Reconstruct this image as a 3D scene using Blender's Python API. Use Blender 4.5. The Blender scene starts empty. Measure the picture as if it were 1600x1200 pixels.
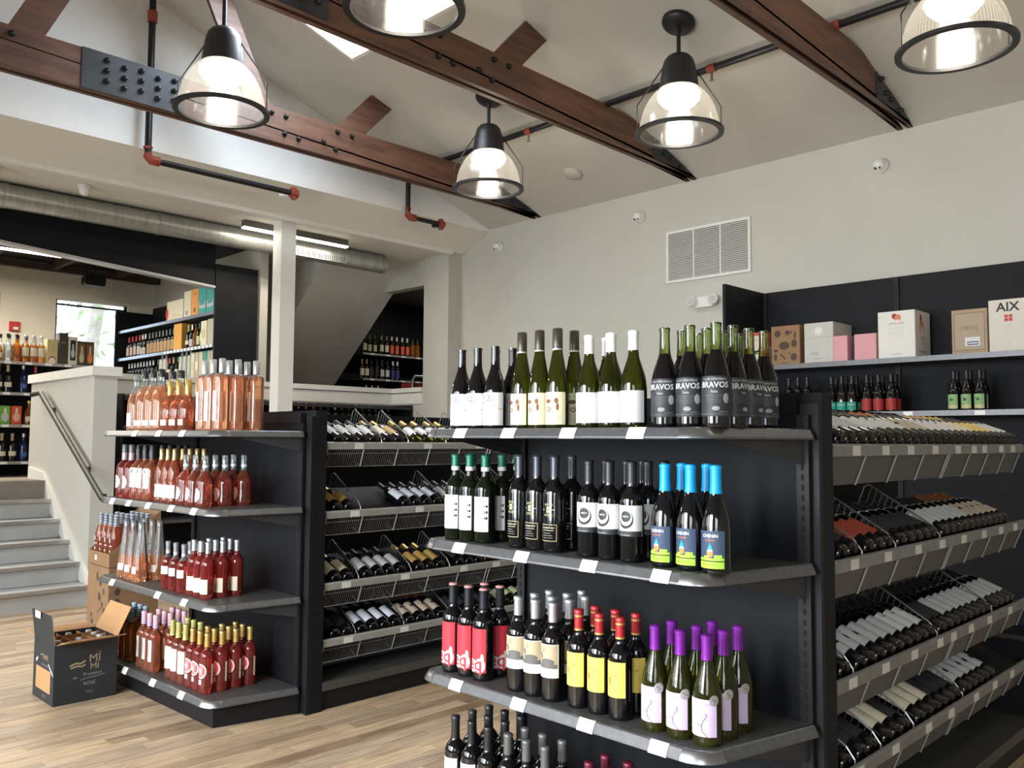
import bpy, bmesh, math, random
from mathutils import Vector, Matrix
random.seed(7)
sc = bpy.context.scene
COL = sc.collection
# ---------------------------------------------------------------- camera
F_PX, PITCH, ROLL, TH, EYE = 1341.4, .0644141, .00618317, .783011, 1.45
fw = Vector((-math.sin(TH)*math.cos(PITCH), math.cos(TH)*math.cos(PITCH), math.sin(PITCH)))
rt = Vector((math.cos(TH), math.sin(TH), 0)); up = rt.cross(fw)
rt, up = rt*math.cos(ROLL)+up*math.sin(ROLL), up*math.cos(ROLL)-rt*math.sin(ROLL)
cam_d = bpy.data.cameras.new('camera'); cam = bpy.data.objects.new('camera', cam_d); COL.objects.link(cam)
cam_d.sensor_width = 36; cam_d.lens = 36*F_PX/1600; cam_d.clip_end = 200
cam.matrix_world = Matrix(((rt.x, up.x, -fw.x, 0), (rt.y, up.y, -fw.y, 0), (rt.z, up.z, -fw.z, EYE), (0, 0, 0, 1)))
sc.camera = cam
# ---------------------------------------------------------------- world, daylight, exposure
w = bpy.data.worlds.new('sky'); sc.world = w; w.use_nodes = True
bg = w.node_tree.nodes['Background']; bg.inputs[0].default_value = (.80, .90, 1.0, 1); bg.inputs[1].default_value = 4.5
def area(name, loc, target, sx, sy, power, col):
    d = bpy.data.lights.new(name, 'AREA'); d.shape = 'RECTANGLE'; d.size = sx; d.size_y = sy; d.energy = power; d.color = col; d.spread = math.radians(130 if 'window' in name else 180)
    o = bpy.data.objects.new(name, d); COL.objects.link(o); o.location = loc
    o.rotation_euler = (Vector(target)-Vector(loc)).to_track_quat('-Z', 'Y').to_euler()
    return o
# daylight entering by the shop windows and the skylight; the last window is added for light
for wx, pw in ((-6.6, 68), (-4.4, 70), (-2.15, 205), (1.4, 75)):
    area('window_daylight', (wx, -1.93, 1.75), (wx, 3, -.7), 1.9 if wx != -4.4 else 1.5, 2.05, pw, (.93, .97, 1.0))
area('skylight_daylight', (-5.75, 3.81, 5.33), (-5.75-.0, 3.81-.305, 4.38), 1.38, 1.12, 125, (.80, .90, 1.0))
sc.view_settings.view_transform = 'Standard'; sc.view_settings.look = 'None'
sc.view_settings.gamma = 1; sc.view_settings.use_curve_mapping = False
sc.view_settings.exposure = -.04
sc.cycles.transparent_max_bounces = 32; sc.cycles.max_bounces = 8; sc.cycles.use_denoising = True
sc.cycles.caustics_reflective = False; sc.cycles.caustics_refractive = False; sc.cycles.sample_clamp_indirect = 6
# ---------------------------------------------------------------- mesh helpers
class MB:
    def __init__(s): s.v = []; s.f = []; s.m = []
    def add(s, vs, fs, mi=0):
        k = len(s.v); s.v += [tuple(a) for a in vs]; s.f += [tuple(i+k for i in f) for f in fs]; s.m += [mi]*len(fs); return s
    def box(s, x0, x1, y0, y1, z0, z1, mi=0):
        return s.add([(x0,y0,z0),(x1,y0,z0),(x1,y1,z0),(x0,y1,z0),(x0,y0,z1),(x1,y0,z1),(x1,y1,z1),(x0,y1,z1)],
                     [(0,3,2,1),(4,5,6,7),(0,1,5,4),(1,2,6,5),(2,3,7,6),(3,0,4,7)], mi)
    def prism(s, poly, ax, a, b, mi=0):
        n = len(poly)
        def P(p, t): return (t, p[0], p[1]) if ax == 'x' else (p[0], t, p[1]) if ax == 'y' else (p[0], p[1], t)
        vs = [P(p, a) for p in poly]+[P(p, b) for p in poly]
        return s.add(vs, [tuple(range(n))[::-1], tuple(range(n, 2*n))]+[(i, (i+1) % n, n+(i+1) % n, n+i) for i in range(n)], mi)
    def tube(s, pts, r, n=6, mi=0, closed=False):
        pts = [Vector(p) for p in pts]; k = len(s.v); m = len(pts); vs = []
        for i, p in enumerate(pts):
            a = pts[(i-1) % m] if (i > 0 or closed) else p; b = pts[(i+1) % m] if (i < m-1 or closed) else p
            d = (b-a).normalized(); u = d.cross(Vector((0, 0, 1)))
            if u.length < .05: u = d.cross(Vector((1, 0, 0)))
            u.normalize(); w_ = d.cross(u)
            vs += [p+(u*math.cos(t)+w_*math.sin(t))*r for t in (2*math.pi*j/n for j in range(n))]
        fs = [(i*n+j, i*n+(j+1) % n, ((i+1) % m)*n+(j+1) % n, ((i+1) % m)*n+j) for i in range(m if closed else m-1) for j in range(n)]
        if not closed: fs += [tuple(range(n))[::-1], tuple((m-1)*n+j for j in range(n))]
        return s.add(vs, fs, mi)
    def lathe(s, prof, n=20, c=(0, 0, 0), mi=0, split=None, mi2=1):
        k = len(prof); b = len(s.v)
        s.v += [(c[0]+r*math.cos(2*math.pi*j/n), c[1]+r*math.sin(2*math.pi*j/n), c[2]+z) for r, z in prof for j in range(n)]
        for i in range(k-1):
            mm = mi2 if (split is not None and (prof[i][1]+prof[i+1][1])/2 > split) else mi
            s.f += [(b+i*n+j, b+i*n+(j+1) % n, b+(i+1)*n+(j+1) % n, b+(i+1)*n+j) for j in range(n)]; s.m += [mm]*n
        return s
    def mesh(s, name, mats, smooth=False):
        me = bpy.data.meshes.new(name); me.from_pydata(s.v, [], s.f)
        for m in (mats if isinstance(mats, (list, tuple)) else [mats]): me.materials.append(m)
        me.polygons.foreach_set('material_index', s.m)
        if smooth: me.polygons.foreach_set('use_smooth', [True]*len(s.f))
        me.update(); 
        if smooth:
            try: me.set_sharp_from_angle(angle=.9)
            except Exception: pass
        return me
    def build(s, name, mats, parent=None, smooth=False):
        return link(name, s.mesh(name, mats, smooth), parent)
def link(name, me, parent=None):
    o = bpy.data.objects.new(name, me); COL.objects.link(o)
    if parent: o.parent = parent
    return o
def tag(o, label, cat, group=None, kind=None):
    o['label'] = label; o['category'] = cat
    if group: o['group'] = group
    if kind: o['kind'] = kind
    return o
def empty(name, loc=(0, 0, 0)):
    o = bpy.data.objects.new(name, None); COL.objects.link(o); o.location = loc; return o
KIDS = {}
def copy_tree(o, parent=None):
    c = o.copy(); COL.objects.link(c); c.parent = parent
    for ch in o.children: copy_tree(ch, c)
    return c
ORD = ['first','second','third','fourth','fifth','sixth','seventh','eighth','ninth','tenth','eleventh','twelfth','thirteenth','fourteenth',
       'fifteenth','sixteenth','seventeenth','eighteenth','nineteenth','twentieth','twenty-first','twenty-second','twenty-third','twenty-fourth','twenty-fifth','twenty-sixth','twenty-seventh']
# ---------------------------------------------------------------- materials
MATS = {}
def mat(name, col, rough=.5, metal=0., var=0., scale=8., bump=0., stretch=(1, 1, 1), coat=0., emit=None, es=0., spec=None):
    if name in MATS: return MATS[name]
    m = bpy.data.materials.new(name); m.use_nodes = True; nt = m.node_tree; p = nt.nodes['Principled BSDF']
    p.inputs['Base Color'].default_value = (*col, 1); p.inputs['Roughness'].default_value = rough; p.inputs['Metallic'].default_value = metal
    if coat: p.inputs['Coat Weight'].default_value = coat; p.inputs['Coat Roughness'].default_value = .05
    if spec is not None: p.inputs['Specular IOR Level'].default_value = spec
    if emit: p.inputs['Emission Color'].default_value = (*emit, 1); p.inputs['Emission Strength'].default_value = es
    if var or bump:
        tc = nt.nodes.new('ShaderNodeTexCoord'); mp = nt.nodes.new('ShaderNodeMapping'); mp.inputs['Scale'].default_value = stretch
        nz = nt.nodes.new('ShaderNodeTexNoise'); nz.inputs['Scale'].default_value = scale; nz.inputs['Detail'].default_value = 4
        nt.links.new(tc.outputs['Object'], mp.inputs[0]); nt.links.new(mp.outputs[0], nz.inputs['Vector'])
        if var:
            rp = nt.nodes.new('ShaderNodeValToRGB'); e = rp.color_ramp.elements
            e[0].position = .3; e[1].position = .7
            e[0].color = (*[c*(1-var) for c in col], 1); e[1].color = (*[min(1, c*(1+var)) for c in col], 1)
            nt.links.new(nz.outputs[0], rp.inputs[0]); nt.links.new(rp.outputs[0], p.inputs['Base Color'])
        if bump:
            b = nt.nodes.new('ShaderNodeBump'); b.inputs['Strength'].default_value = bump; b.inputs['Distance'].default_value = .01
            nt.links.new(nz.outputs[0], b.inputs['Height']); nt.links.new(b.outputs[0], p.inputs['Normal'])
    MATS[name] = m; return m
def glass(name, col, tint, opac, rough=.04):
    """bottle glass: part of the light passes straight through, tinted; the rest shows the glossy tinted body"""
    if name in MATS: return MATS[name]
    m = bpy.data.materials.new(name); m.use_nodes = True; nt = m.node_tree; p = nt.nodes['Principled BSDF']; out = nt.nodes['Material Output']
    nt.nodes.remove(p); df = nt.nodes.new('ShaderNodeBsdfDiffuse'); df.inputs[0].default_value = (*col, 1); gs = nt.nodes.new('ShaderNodeBsdfGlossy'); gs.inputs['Roughness'].default_value = rough; gs.inputs[0].default_value = (1, 1, 1, 1)
    t = nt.nodes.new('ShaderNodeBsdfTransparent'); t.inputs[0].default_value = (*tint, 1)
    lw = nt.nodes.new('ShaderNodeFresnel'); lw.inputs[0].default_value = 1.45
    wt = nt.nodes.new('ShaderNodeLayerWeight'); wt.inputs[0].default_value = .35; mr = nt.nodes.new('ShaderNodeMapRange'); mr.inputs[3].default_value = opac; mr.inputs[4].default_value = min(1, opac+.4)
    mx = nt.nodes.new('ShaderNodeMixShader'); m2 = nt.nodes.new('ShaderNodeMixShader'); L = nt.links.new
    L(wt.outputs['Facing'], mr.inputs[0]); L(mr.outputs[0], mx.inputs[0]); L(t.outputs[0], mx.inputs[1]); L(df.outputs[0], mx.inputs[2])
    L(lw.outputs[0], m2.inputs[0]); L(mx.outputs[0], m2.inputs[1]); L(gs.outputs[0], m2.inputs[2]); L(m2.outputs[0], out.inputs[0])
    MATS[name] = m; return m
def wood(name, dark, light, scale, stretch, rough=.55, rnd=False):
    if name in MATS: return MATS[name]
    m = bpy.data.materials.new(name); m.use_nodes = True; nt = m.node_tree; p = nt.nodes['Principled BSDF']; N = nt.nodes.new; L = nt.links.new
    tc = N('ShaderNodeTexCoord'); mp = N('ShaderNodeMapping'); mp.inputs['Scale'].default_value = stretch
    nz = N('ShaderNodeTexNoise'); nz.inputs['Scale'].default_value = scale; nz.inputs['Detail'].default_value = 6; nz.inputs['Distortion'].default_value = .6
    rp = N('ShaderNodeValToRGB'); e = rp.color_ramp.elements; e[0].position = .32; e[1].position = .68; e[0].color = (*dark, 1); e[1].color = (*light, 1)
    L(tc.outputs['Object'], mp.inputs[0]); L(mp.outputs[0], nz.inputs['Vector'])
    if rnd:
        oi = N('ShaderNodeObjectInfo'); ge = N('ShaderNodeNewGeometry'); a = N('ShaderNodeMath'); a.operation = 'ADD'; fr = N('ShaderNodeMath'); fr.operation = 'FRACT'
        L(oi.outputs['Random'], a.inputs[0]); L(ge.outputs['Random Per Island'], a.inputs[1]); L(a.outputs[0], fr.inputs[0])
        cr = N('ShaderNodeValToRGB'); c = cr.color_ramp; c.elements[0].color = (.36, .24, .145, 1); c.elements[1].color = (.76, .57, .37, 1)
        for ps, co in ((.25, (.60, .46, .32, 1)), (.5, (.70, .51, .32, 1)), (.75, (.50, .38, .265, 1))):
            el = c.elements.new(ps); el.color = co
        L(fr.outputs[0], cr.inputs[0]); mx = N('ShaderNodeMix'); mx.data_type = 'RGBA'; mx.blend_type = 'MULTIPLY'; mx.inputs[0].default_value = 1
        ad = N('ShaderNodeVectorMath'); ad.operation = 'ADD'; cb = N('ShaderNodeCombineXYZ'); sm = N('ShaderNodeMath'); sm.operation = 'MULTIPLY'; sm.inputs[1].default_value = 37
        L(fr.outputs[0], sm.inputs[0]); L(sm.outputs[0], cb.inputs[0]); L(mp.outputs[0], ad.inputs[0]); L(cb.outputs[0], ad.inputs[1]); L(ad.outputs[0], nz.inputs['Vector'])
        L(nz.outputs[0], rp.inputs[0]); L(cr.outputs[0], mx.inputs[6]); L(rp.outputs[0], mx.inputs[7]); L(mx.outputs[2], p.inputs['Base Color'])
    else:
        L(nz.outputs[0], rp.inputs[0]); L(rp.outputs[0], p.inputs['Base Color'])
    b = N('ShaderNodeBump'); b.inputs['Strength'].default_value = .15; b.inputs['Distance'].default_value = .005
    L(nz.outputs[0], b.inputs['Height']); L(b.outputs[0], p.inputs['Normal'])
    p.inputs['Roughness'].default_value = rough; MATS[name] = m; return m
WALL = mat('wall_paint', (.50, .485, .435), .7, var=.025, scale=3, bump=.02)
CEIL = mat('ceiling_paint', (.53, .505, .45), .8, var=.025, scale=3)
TRIMW = mat('white_trim_paint', (.74, .72, .67), .55, var=.02)
BLACK = mat('black_powder_coat', (.007, .007, .0085), .5, var=.15, scale=30, spec=.3)
BLACKP = mat('black_panel', (.006, .007, .0095), .6, var=.2, scale=6, spec=.22)
LIP = mat('gunmetal_lip', (.135, .138, .143), .36, .55, var=.12, scale=40)
DECK = mat('shelf_deck', (.095, .094, .09), .5, .5, var=.15, scale=60, bump=.1)
CHROME = mat('corner_chrome', (.30, .305, .31), .3, .9, var=.1)
WIRE = mat('rack_wire', (.42, .42, .42), .35, .8, var=.1)
TAGM = mat('price_card', (.85, .85, .84), .6, var=.02)
BEAM = wood('truss_timber', (.058, .026, .016), (.145, .068, .042), 5, (3, .35, 3), .5)
PLANK = wood('floor_plank', (.50, .47, .45), (.93, .93, .93), 7, (7, .5, 1), .42, rnd=True)
STEEL = mat('black_steel_plate', (.035, .038, .045), .42, .4, var=.35, scale=4)
PIPE = mat('black_pipe', (.012, .012, .014), .35, .2, var=.15)
REDIRON = mat('red_iron_fitting', (.30, .055, .035), .5, .2, var=.2, scale=20)
GALV = mat('galvanised_duct', (.40, .41, .39), .4, .7, var=.18, scale=5, stretch=(1, 6, 1))
WHITEP = mat('white_plastic', (.72, .71, .68), .4, var=.02)
DARK = mat('dark_lens', (.01, .01, .01), .15)
KRAFT = mat('kraft_card', (.27, .155, .078), .8, var=.08, scale=20)
GREYSTEP = mat('grey_stair_paint', (.40, .40, .39), .6, var=.05)
NOSING = mat('aluminium_nosing', (.5, .5, .5), .35, .8, var=.1)
def plain(name, col, rough=.5, metal=0.): return mat(name, col, rough, metal, var=.03, scale=50)
# ================================================================ THE SETTING
def struct(o, label, cat): return tag(o, label, cat, None, 'structure')
YW, XE = 7.2, 3.0
SL = .32
def cz(y): return 4.03+SL*(YW-y) if y > 2.7 else 4.03+SL*(YW-2.7)-SL*(2.7-y)
RIDGE = cz(2.7)
# floor with its planks
m = MB().box(-9.2, XE, -1.95, YW, -.12, -.004)
floor = m.build('floor', mat('plank_underlay', (.10, .07, .05), .8, var=.1))
struct(floor, 'wood plank floor of mixed brown boards in the wine shop', 'floor')
PW = .088
plank_mesh = {}
def pm(L):
    if L not in plank_mesh: plank_mesh[L] = MB().prism([(.0008, 0), (PW-.0008, 0), (PW-.0008, .0032), (PW-.002, .004), (.002, .004), (.0008, .0032)], 'y', .0008, L-.0008).mesh('plank', PLANK)
    return plank_mesh[L]
def to_px(p):
    d = Vector(p)-Vector((0, 0, EYE)); z = d.dot(fw)
    return (800+F_PX*d.dot(rt)/z, 600-F_PX*d.dot(up)/z, z) if z > .3 else None
cand = []; rest = MB()
nx = int((XE+9.2)/PW)
for i in range(nx):
    x = -9.2+i*PW; y = -1.95-random.random()*.9
    while y < YW:
        L = random.choice((.46, .6, .75, .9, 1.05)); a = max(y, -1.95)
        c = (x+PW/2, y+L/2, 0); q = to_px(c); vis = None
        under = (-5.5 < c[0] < -4.1 and c[1] > 2.15) or (-2.5 < c[0] < -1.3 and c[1] > 2.15) or c[0] < -7.95 or c[1] > 6.7 or y < -1.95 or y+L > YW
        if q and -40 < q[0] < 1640 and 500 < q[1] < 1290 and not under: vis = q[2]
        cand.append((vis if vis else 99, x, y, L)); y += L
cand.sort(key=lambda t: t[0])
for k, (v_, x, y, L) in enumerate(cand):
    if k < 300 and v_ < 90:
        o = link('plank', pm(L), floor); o.location = (x, y, -.004)
    else:
        y0, y1 = max(y, -1.95), min(y+L, YW)
        if y1-y0 > .02: rest.box(x+.0008, x+PW-.0008, y0+.0008, y1-.0008, -.004, -.0002)
o = rest.build('plank_field', PLANK, floor); o['kind'] = 'stuff'
# walls
struct(MB().box(-8.08, XE, YW, YW+.15, 0, 4.2).build('wall_back', WALL), 'tall off-white painted wall behind the racks with vent and cameras', 'wall')
struct(MB().box(XE, XE+.15, -2.1, YW+.15, 0, 5.6).build('wall_right', WALL), 'plain off-white side wall of the shop', 'wall')
# street wall with three shop windows and a last one added to light the racks
m = MB(); ys = (-2.1, -1.95); wins = [(-7.6, -5.6), (-5.2, -3.6), (-3.15, -1.15), (.45, 2.35)]
m.box(-9.2, XE, *ys, 0, .7).box(-9.2, XE, *ys, 2.8, 4.3)
xs = [-9.2]+[a for wn in wins for a in wn]+[XE]
for i in range(0, len(xs), 2): m.box(xs[i], xs[i+1], *ys, .7, 2.8)
struct(m.build('wall_front', WALL), 'off-white street wall with three tall shop windows and one added for light', 'wall')
PANE = glass('window_glass', (.9, .95, .95), (.97, .98, .98), .05)
for i, (a, b) in enumerate(wins):  # the last window is unseen, put in for daylight on the perforated racks
    m = MB().box(a, b, -2.06, -2.0, .7, .76).box(a, b, -2.06, -2.0, 2.74, 2.8).box(a, a+.05, -2.06, -2.0, .76, 2.74).box(b-.05, b, -2.06, -2.0, .76, 2.74).box((a+b)/2-.02, (a+b)/2+.02, -2.06, -2.0, .76, 2.74)
    wn = m.build('window_%d' % (i+1), BLACK); struct(wn, 'black framed shop window in the street wall, '+ORD[i]+' from the stairs', 'window')
    MB().box(a+.05, (a+b)/2-.02, -2.035, -2.03, .76, 2.74).build('pane', PANE, wn); MB().box((a+b)/2+.02, b-.05, -2.035, -2.03, .76, 2.74).build('pane', PANE, wn)
# ceiling slopes with the skylight opening
SX0, SX1, SY0, SY1 = -6.5, -5.0, 3.2, 4.42
m = MB()
def slab(x0, x1, y0, y1): m.prism([(y0, cz(y0)), (y1, cz(y1)), (y1, cz(y1)+.12), (y0, cz(y0)+.12)], 'x', x0, x1)
slab(-7.75, SX0, 2.7, YW+.1); slab(SX1, XE, 2.7, YW+.1); slab(SX0, SX1, SY1, YW+.1); slab(SX0, SX1, 2.7, SY0); slab(-7.75, XE, -2.0, 2.7)
struct(m.build('ceiling', CEIL), 'high white pitched ceiling above the timber trusses', 'ceiling')
m = MB()
for (x0, x1, y0, y1) in ((SX0, SX0+.03, SY0, SY1), (SX1-.03, SX1, SY0, SY1), (SX0+.03, SX1-.03, SY0, SY0+.03), (SX0+.03, SX1-.03, SY1-.03, SY1)):
    m.prism([(y0, cz(y0)+.001), (y1, cz(y1)+.001), (y1, cz(y1)+.34), (y0, cz(y0)+.34)], 'x', x0, x1)
sk = m.build('window_8', TRIMW); struct(sk, 'bright skylight opening in the pitched ceiling between two trusses', 'window')
MB().prism([(SY0, cz(SY0)+.345), (SY1, cz(SY1)+.345), (SY1, cz(SY1)+.352), (SY0, cz(SY0)+.352)], 'x', SX0, SX1).build('pane', PANE, sk)
# gable wall above the passage, its slanted underside, flat soffit
struct(MB().prism([(-2.0, 4.0), (YW+.1, 4.0), (YW+.1, cz(YW+.1)+.05), (2.7, RIDGE+.05), (-2.0, cz(-2.0)+.05)], 'x', -7.75, -7.58).build('wall_gable', mat('gable_paint', (.80, .80, .79), .7, var=.02)), 'white gable wall above the passage to the raised floor', 'wall')
struct(MB().prism([(-7.581, 4.0), (-8.0, 3.78), (-9.3, 3.78), (-9.3, 3.95), (-7.75, 4.05)], 'y', -1.95, YW+.1).build('ceiling_soffit', mat('soffit_white', (.70, .67, .595), .75, var=.02)), 'slanted and flat white soffit under the gable wall', 'ceiling')
struct(MB().box(-8.05, -7.985, -1.95, 6.97, 3.745, 3.80).build('trim_1', TRIMW), 'thin white trim along the edge of the soffit', 'trim')
# columns
c = MB().box(-8.25, -8.08, 4.64, 4.815, 0, 3.80).build('column_1', TRIMW); struct(c, 'slim square white column in front of the low wall', 'column')
MB().box(-8.27, -8.06, 4.62, 4.835, 0, .12).build('base_block', TRIMW, c)
struct(MB().box(-8.56, -8.08, 6.98, YW, 0, 3.80).build('column_2', WALL), 'wide white pier at the end of the back wall', 'column')
# raised floor, low wall, stairs
UF = 1.02
struct(MB().box(-12.3, -9.2, -1.95, 9.6, UF-.2, UF).box(-9.2, -8.08, YW, 9.6, UF-.2, UF).build('floor_raised', mat('raised_floor', (.22, .19, .16), .6, var=.1)), 'raised floor of the upper sales room', 'floor')
kw = MB().box(-9.3, -9.2, 3.0, 7.08, 0, 2.04).box(-9.2, -8.56, 6.98, 7.08, 0, 2.04).build('wall_low', WALL); struct(kw, 'low white wall edging the raised floor', 'wall')
MB().box(-9.34, -9.17, 3.0, 7.1, 2.05, 2.11).box(-9.17, -8.56, 6.95, 7.1, 2.05, 2.11).build('cap', TRIMW, kw)
MB().box(-9.2, -9.185, 3.0, 6.965, 1.90, 2.04).box(-9.2, -8.56, 6.963, 6.98, 1.90, 2.04).build('band', TRIMW, kw)
sw = MB().box(-9.85, -8.06, 2.8, 3.0, 0, 2.0).build('wall_stair', mat('stair_wall_paint', (.52, .505, .465), .65, var=.02)); struct(sw, 'white guard wall beside the stairs with a dark handrail', 'wall')
MB().box(-9.88, -8.03, 2.77, 3.03, 2.0, 2.085).build('cap', TRIMW, sw)
st = empty('staircase', (-7.9, 2, 0)); struct(st, 'grey painted stairs with metal nosings up to the raised floor', 'stairs')
for k in range(6):
    h = UF*(k+1)/6; x = -.28*k
    MB().box(-1.45, x, -3.2, .8, UF*k/6, h-.022).build('step', GREYSTEP, st)
    MB().box(x-.28 if k < 5 else -1.45, x+.02, -3.2, .8, h-.022, h-.004).build('tread', GREYSTEP, st)
    MB().box(x-.03, x+.024, -3.2, .8, h-.03, h).build('nosing', NOSING, st)
MB().prism([(.10, 0), (.10, .12), (-1.4, 1.10), (-1.85, 1.14), (-1.85, .95), (-1.4, .9), (0.0, 0)], 'y', .77, .799).build('skirt_board', TRIMW, st)
# handrail
hr = empty('handrail', (-8.0, 2.72, 0)); tag(hr, 'dark metal handrail sloping down the stair guard wall', 'handrail')
RAILM = mat('bronze_rail', (.032, .029, .023), .5, var=.1)
MB().tube([(-1.55, .0, 1.87), (-1.28, 0, 1.88), (.45, 0, .93), (.62, 0, .93), (.62, .08, .93)], .024, 10).build('rail', RAILM, hr, True)
for bx in (-1.1, -.1, .3):
    bz = 1.88-(bx+1.28)*.549
    MB().tube([(bx, 0, bz-.02), (bx, .02, bz-.07), (bx, .075, bz-.08)], .009, 6).box(bx-.03, bx+.03, .07, .079, bz-.12, bz-.05).build('bracket', RAILM, hr)
# far wall of the upper room with two windows
m = MB(); fx = (-12.35, -12.2)
m.box(*fx, -1.95, 1.9, 0, 3.9).box(*fx, 3.07, 3.72, 0, 3.9).box(*fx, 4.65, 9.6, 0, 3.9)
for a, b in ((1.9, 3.07), (3.72, 4.65)): m.box(*fx, a, b, 0, 2.34).box(*fx, a, b, 3.27, 3.9)
struct(m.build('wall_far', mat('cream_paint', (.76, .70, .57), .7, var=.02)), 'cream far wall of the upper room with windows', 'wall')
for i, (a, b) in enumerate(((1.9, 3.07), (3.72, 4.65))):
    wn = MB().box(-12.3, -12.25, a, a+.03, 2.34, 3.27).box(-12.3, -12.25, b-.03, b, 2.34, 3.27).box(-12.3, -12.25, a, b, 2.34, 2.37).box(-12.3, -12.25, a, b, 3.2, 3.22).build('window_%d' % (5+i), BLACK)
    struct(wn, ['sliver of bright window at the edge above the upper shelf', 'bright window with trees outside in the cream far wall'][i], 'window')
    MB().box(-12.28, -12.275, a+.03, b-.03, 2.37, 3.25).build('pane', PANE, wn)
struct(MB().box(-12.35, -9.2, 5.02, 5.12, UF, 3.9).build('wall_upper_back', WALL), 'white wall behind the tall bottle shelves upstairs', 'wall')
struct(MB().box(-12.35, -9.2, -2.1, -1.95, 0, 3.9).build('wall_upper_side', WALL), 'side wall of the upper room', 'wall')
DKC = mat('dark_ceiling', (.018, .016, .015), .7, var=.2)
struct(MB().box(-12.35, -9.2, -1.95, 5.1, 3.72, 3.86).build('ceiling_upper', DKC), 'black ceiling of the upper room', 'ceiling')
hd = MB().prism([(-1.95, 3.63), (-1.95, 3.80), (4.455, 3.80), (4.455, 3.16)], 'x', -9.28, -9.2).build('beam_header', BLACKP); struct(hd, 'black header panel over the opening to the upper room', 'beam')
MB().prism([(-1.95, 3.61), (-1.95, 3.635), (4.455, 3.165), (4.455, 3.14)], 'x', -9.30, -9.18).build('lit_underside', mat('painted_sky_light', (.45, .46, .48), .4, .3, var=.05), hd)  # bottom face of the header, sky light put into its pale colour
struct(MB().box(-12.35, -9.2, 5.12, YW+.1, 3.8, 3.9).build('ceiling_landing', CEIL), 'white ceiling over the landing behind the slim column', 'ceiling')
m = MB()
for k in range(6): m.box(-12.2, -9.3, .4+k*.8, .46+k*.8, 3.62, 3.72)
m.box(-12.1, -12.02, -1.9, 5.0, 3.60, 3.68)
struct(m.build('beam_joists', mat('dark_joist', (.05, .028, .018), .7, var=.3)), 'dark joists and conduit under the black ceiling', 'beam')
# stair enclosure upstairs and the alcove below it
struct(MB().prism([(-11.6, 1.02), (-11.4, 1.80), (-10.95, 2.2), (-8.95, 3.92), (-8.95, 4.0), (-11.9, 4.0), (-11.9, 1.02)], 'y', 5.9, 7.19).build('wall_stair_soffit', mat('soffit_paint', (.60, .58, .53), .75, var=.02)), 'slanted underside of an upper staircase behind the white column', 'wall')
struct(MB().box(-9.75, -8.56, 7.05, 7.2, 3.45, 3.80).build('beam_white', WALL), 'white beam between pier and slanted stair underside', 'beam')
struct(MB().box(-11.35, -11.2, YW, 9.6, UF, 3.9).box(-11.35, -8.0, 9.55, 9.7, UF, 3.9).box(-8.08, -7.95, YW+.15, 9.6, UF, 3.9).box(-11.6, -11.2, 7.1, YW+.1, UF, 3.9).build('wall_alcove', BLACKP), 'black wall of the alcove behind the pier', 'wall')
struct(MB().box(-11.3, -8.09, YW+.02, 9.7, 3.66, 3.8).build('ceiling_alcove', mat('alcove_ceiling', (.14, .135, .12), .8, var=.05)), 'dim ceiling of the alcove', 'ceiling')
# trees outside the far window
def outside_tree(x, y, seed, label, col):
    rnd = random.Random(seed); t = empty('tree', (x, y, -1)); tag(t, label, 'tree')
    MB().tube([(0, 0, 0), (.1, .1, 2), (0, .2, 4.2), (.2, .3, 5.4)], .12, 7).tube([(0, .1, 2.4), (.5, .9, 4)], .06, 6).tube([(0, .1, 3), (.2, -.9, 4.6)], .05, 6).build('trunk', mat('bark', (.42, .38, .34), .9, var=.2), t)
    m = MB()
    for k in range(420):
        a = rnd.random()*6.28; rr = 1.6*rnd.random()**.5; p = Vector((rr*math.cos(a), .2+rr*math.sin(a), 3.0+rnd.random()*3))
        d = Vector((rnd.uniform(-1, 1), rnd.uniform(-1, 1), rnd.uniform(-1, 1))).normalized()*.11; e = d.cross(Vector((rnd.random(), rnd.random(), 1))).normalized()*.06
        m.add([p-d, p+e, p+d, p-e], [(0, 1, 2, 3)])
    o = m.build('foliage', mat('leaf_%d' % seed, col, .6, var=.3), t); o['kind'] = 'stuff'
outside_tree(-17.5, 5.8, 3, 'leafy tree seen through the far window beside the shelves', (.42, .52, .30))
outside_tree(-19.5, 3.6, 5, 'paler tree further off outside the far window', (.55, .62, .45))
struct(MB().box(-40, -12.36, -15, 25, -1.2, -1).build('ground', mat('outside_ground', (.3, .3, .28), .9, var=.1)), 'pale ground outside the far window', 'ground')
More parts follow.
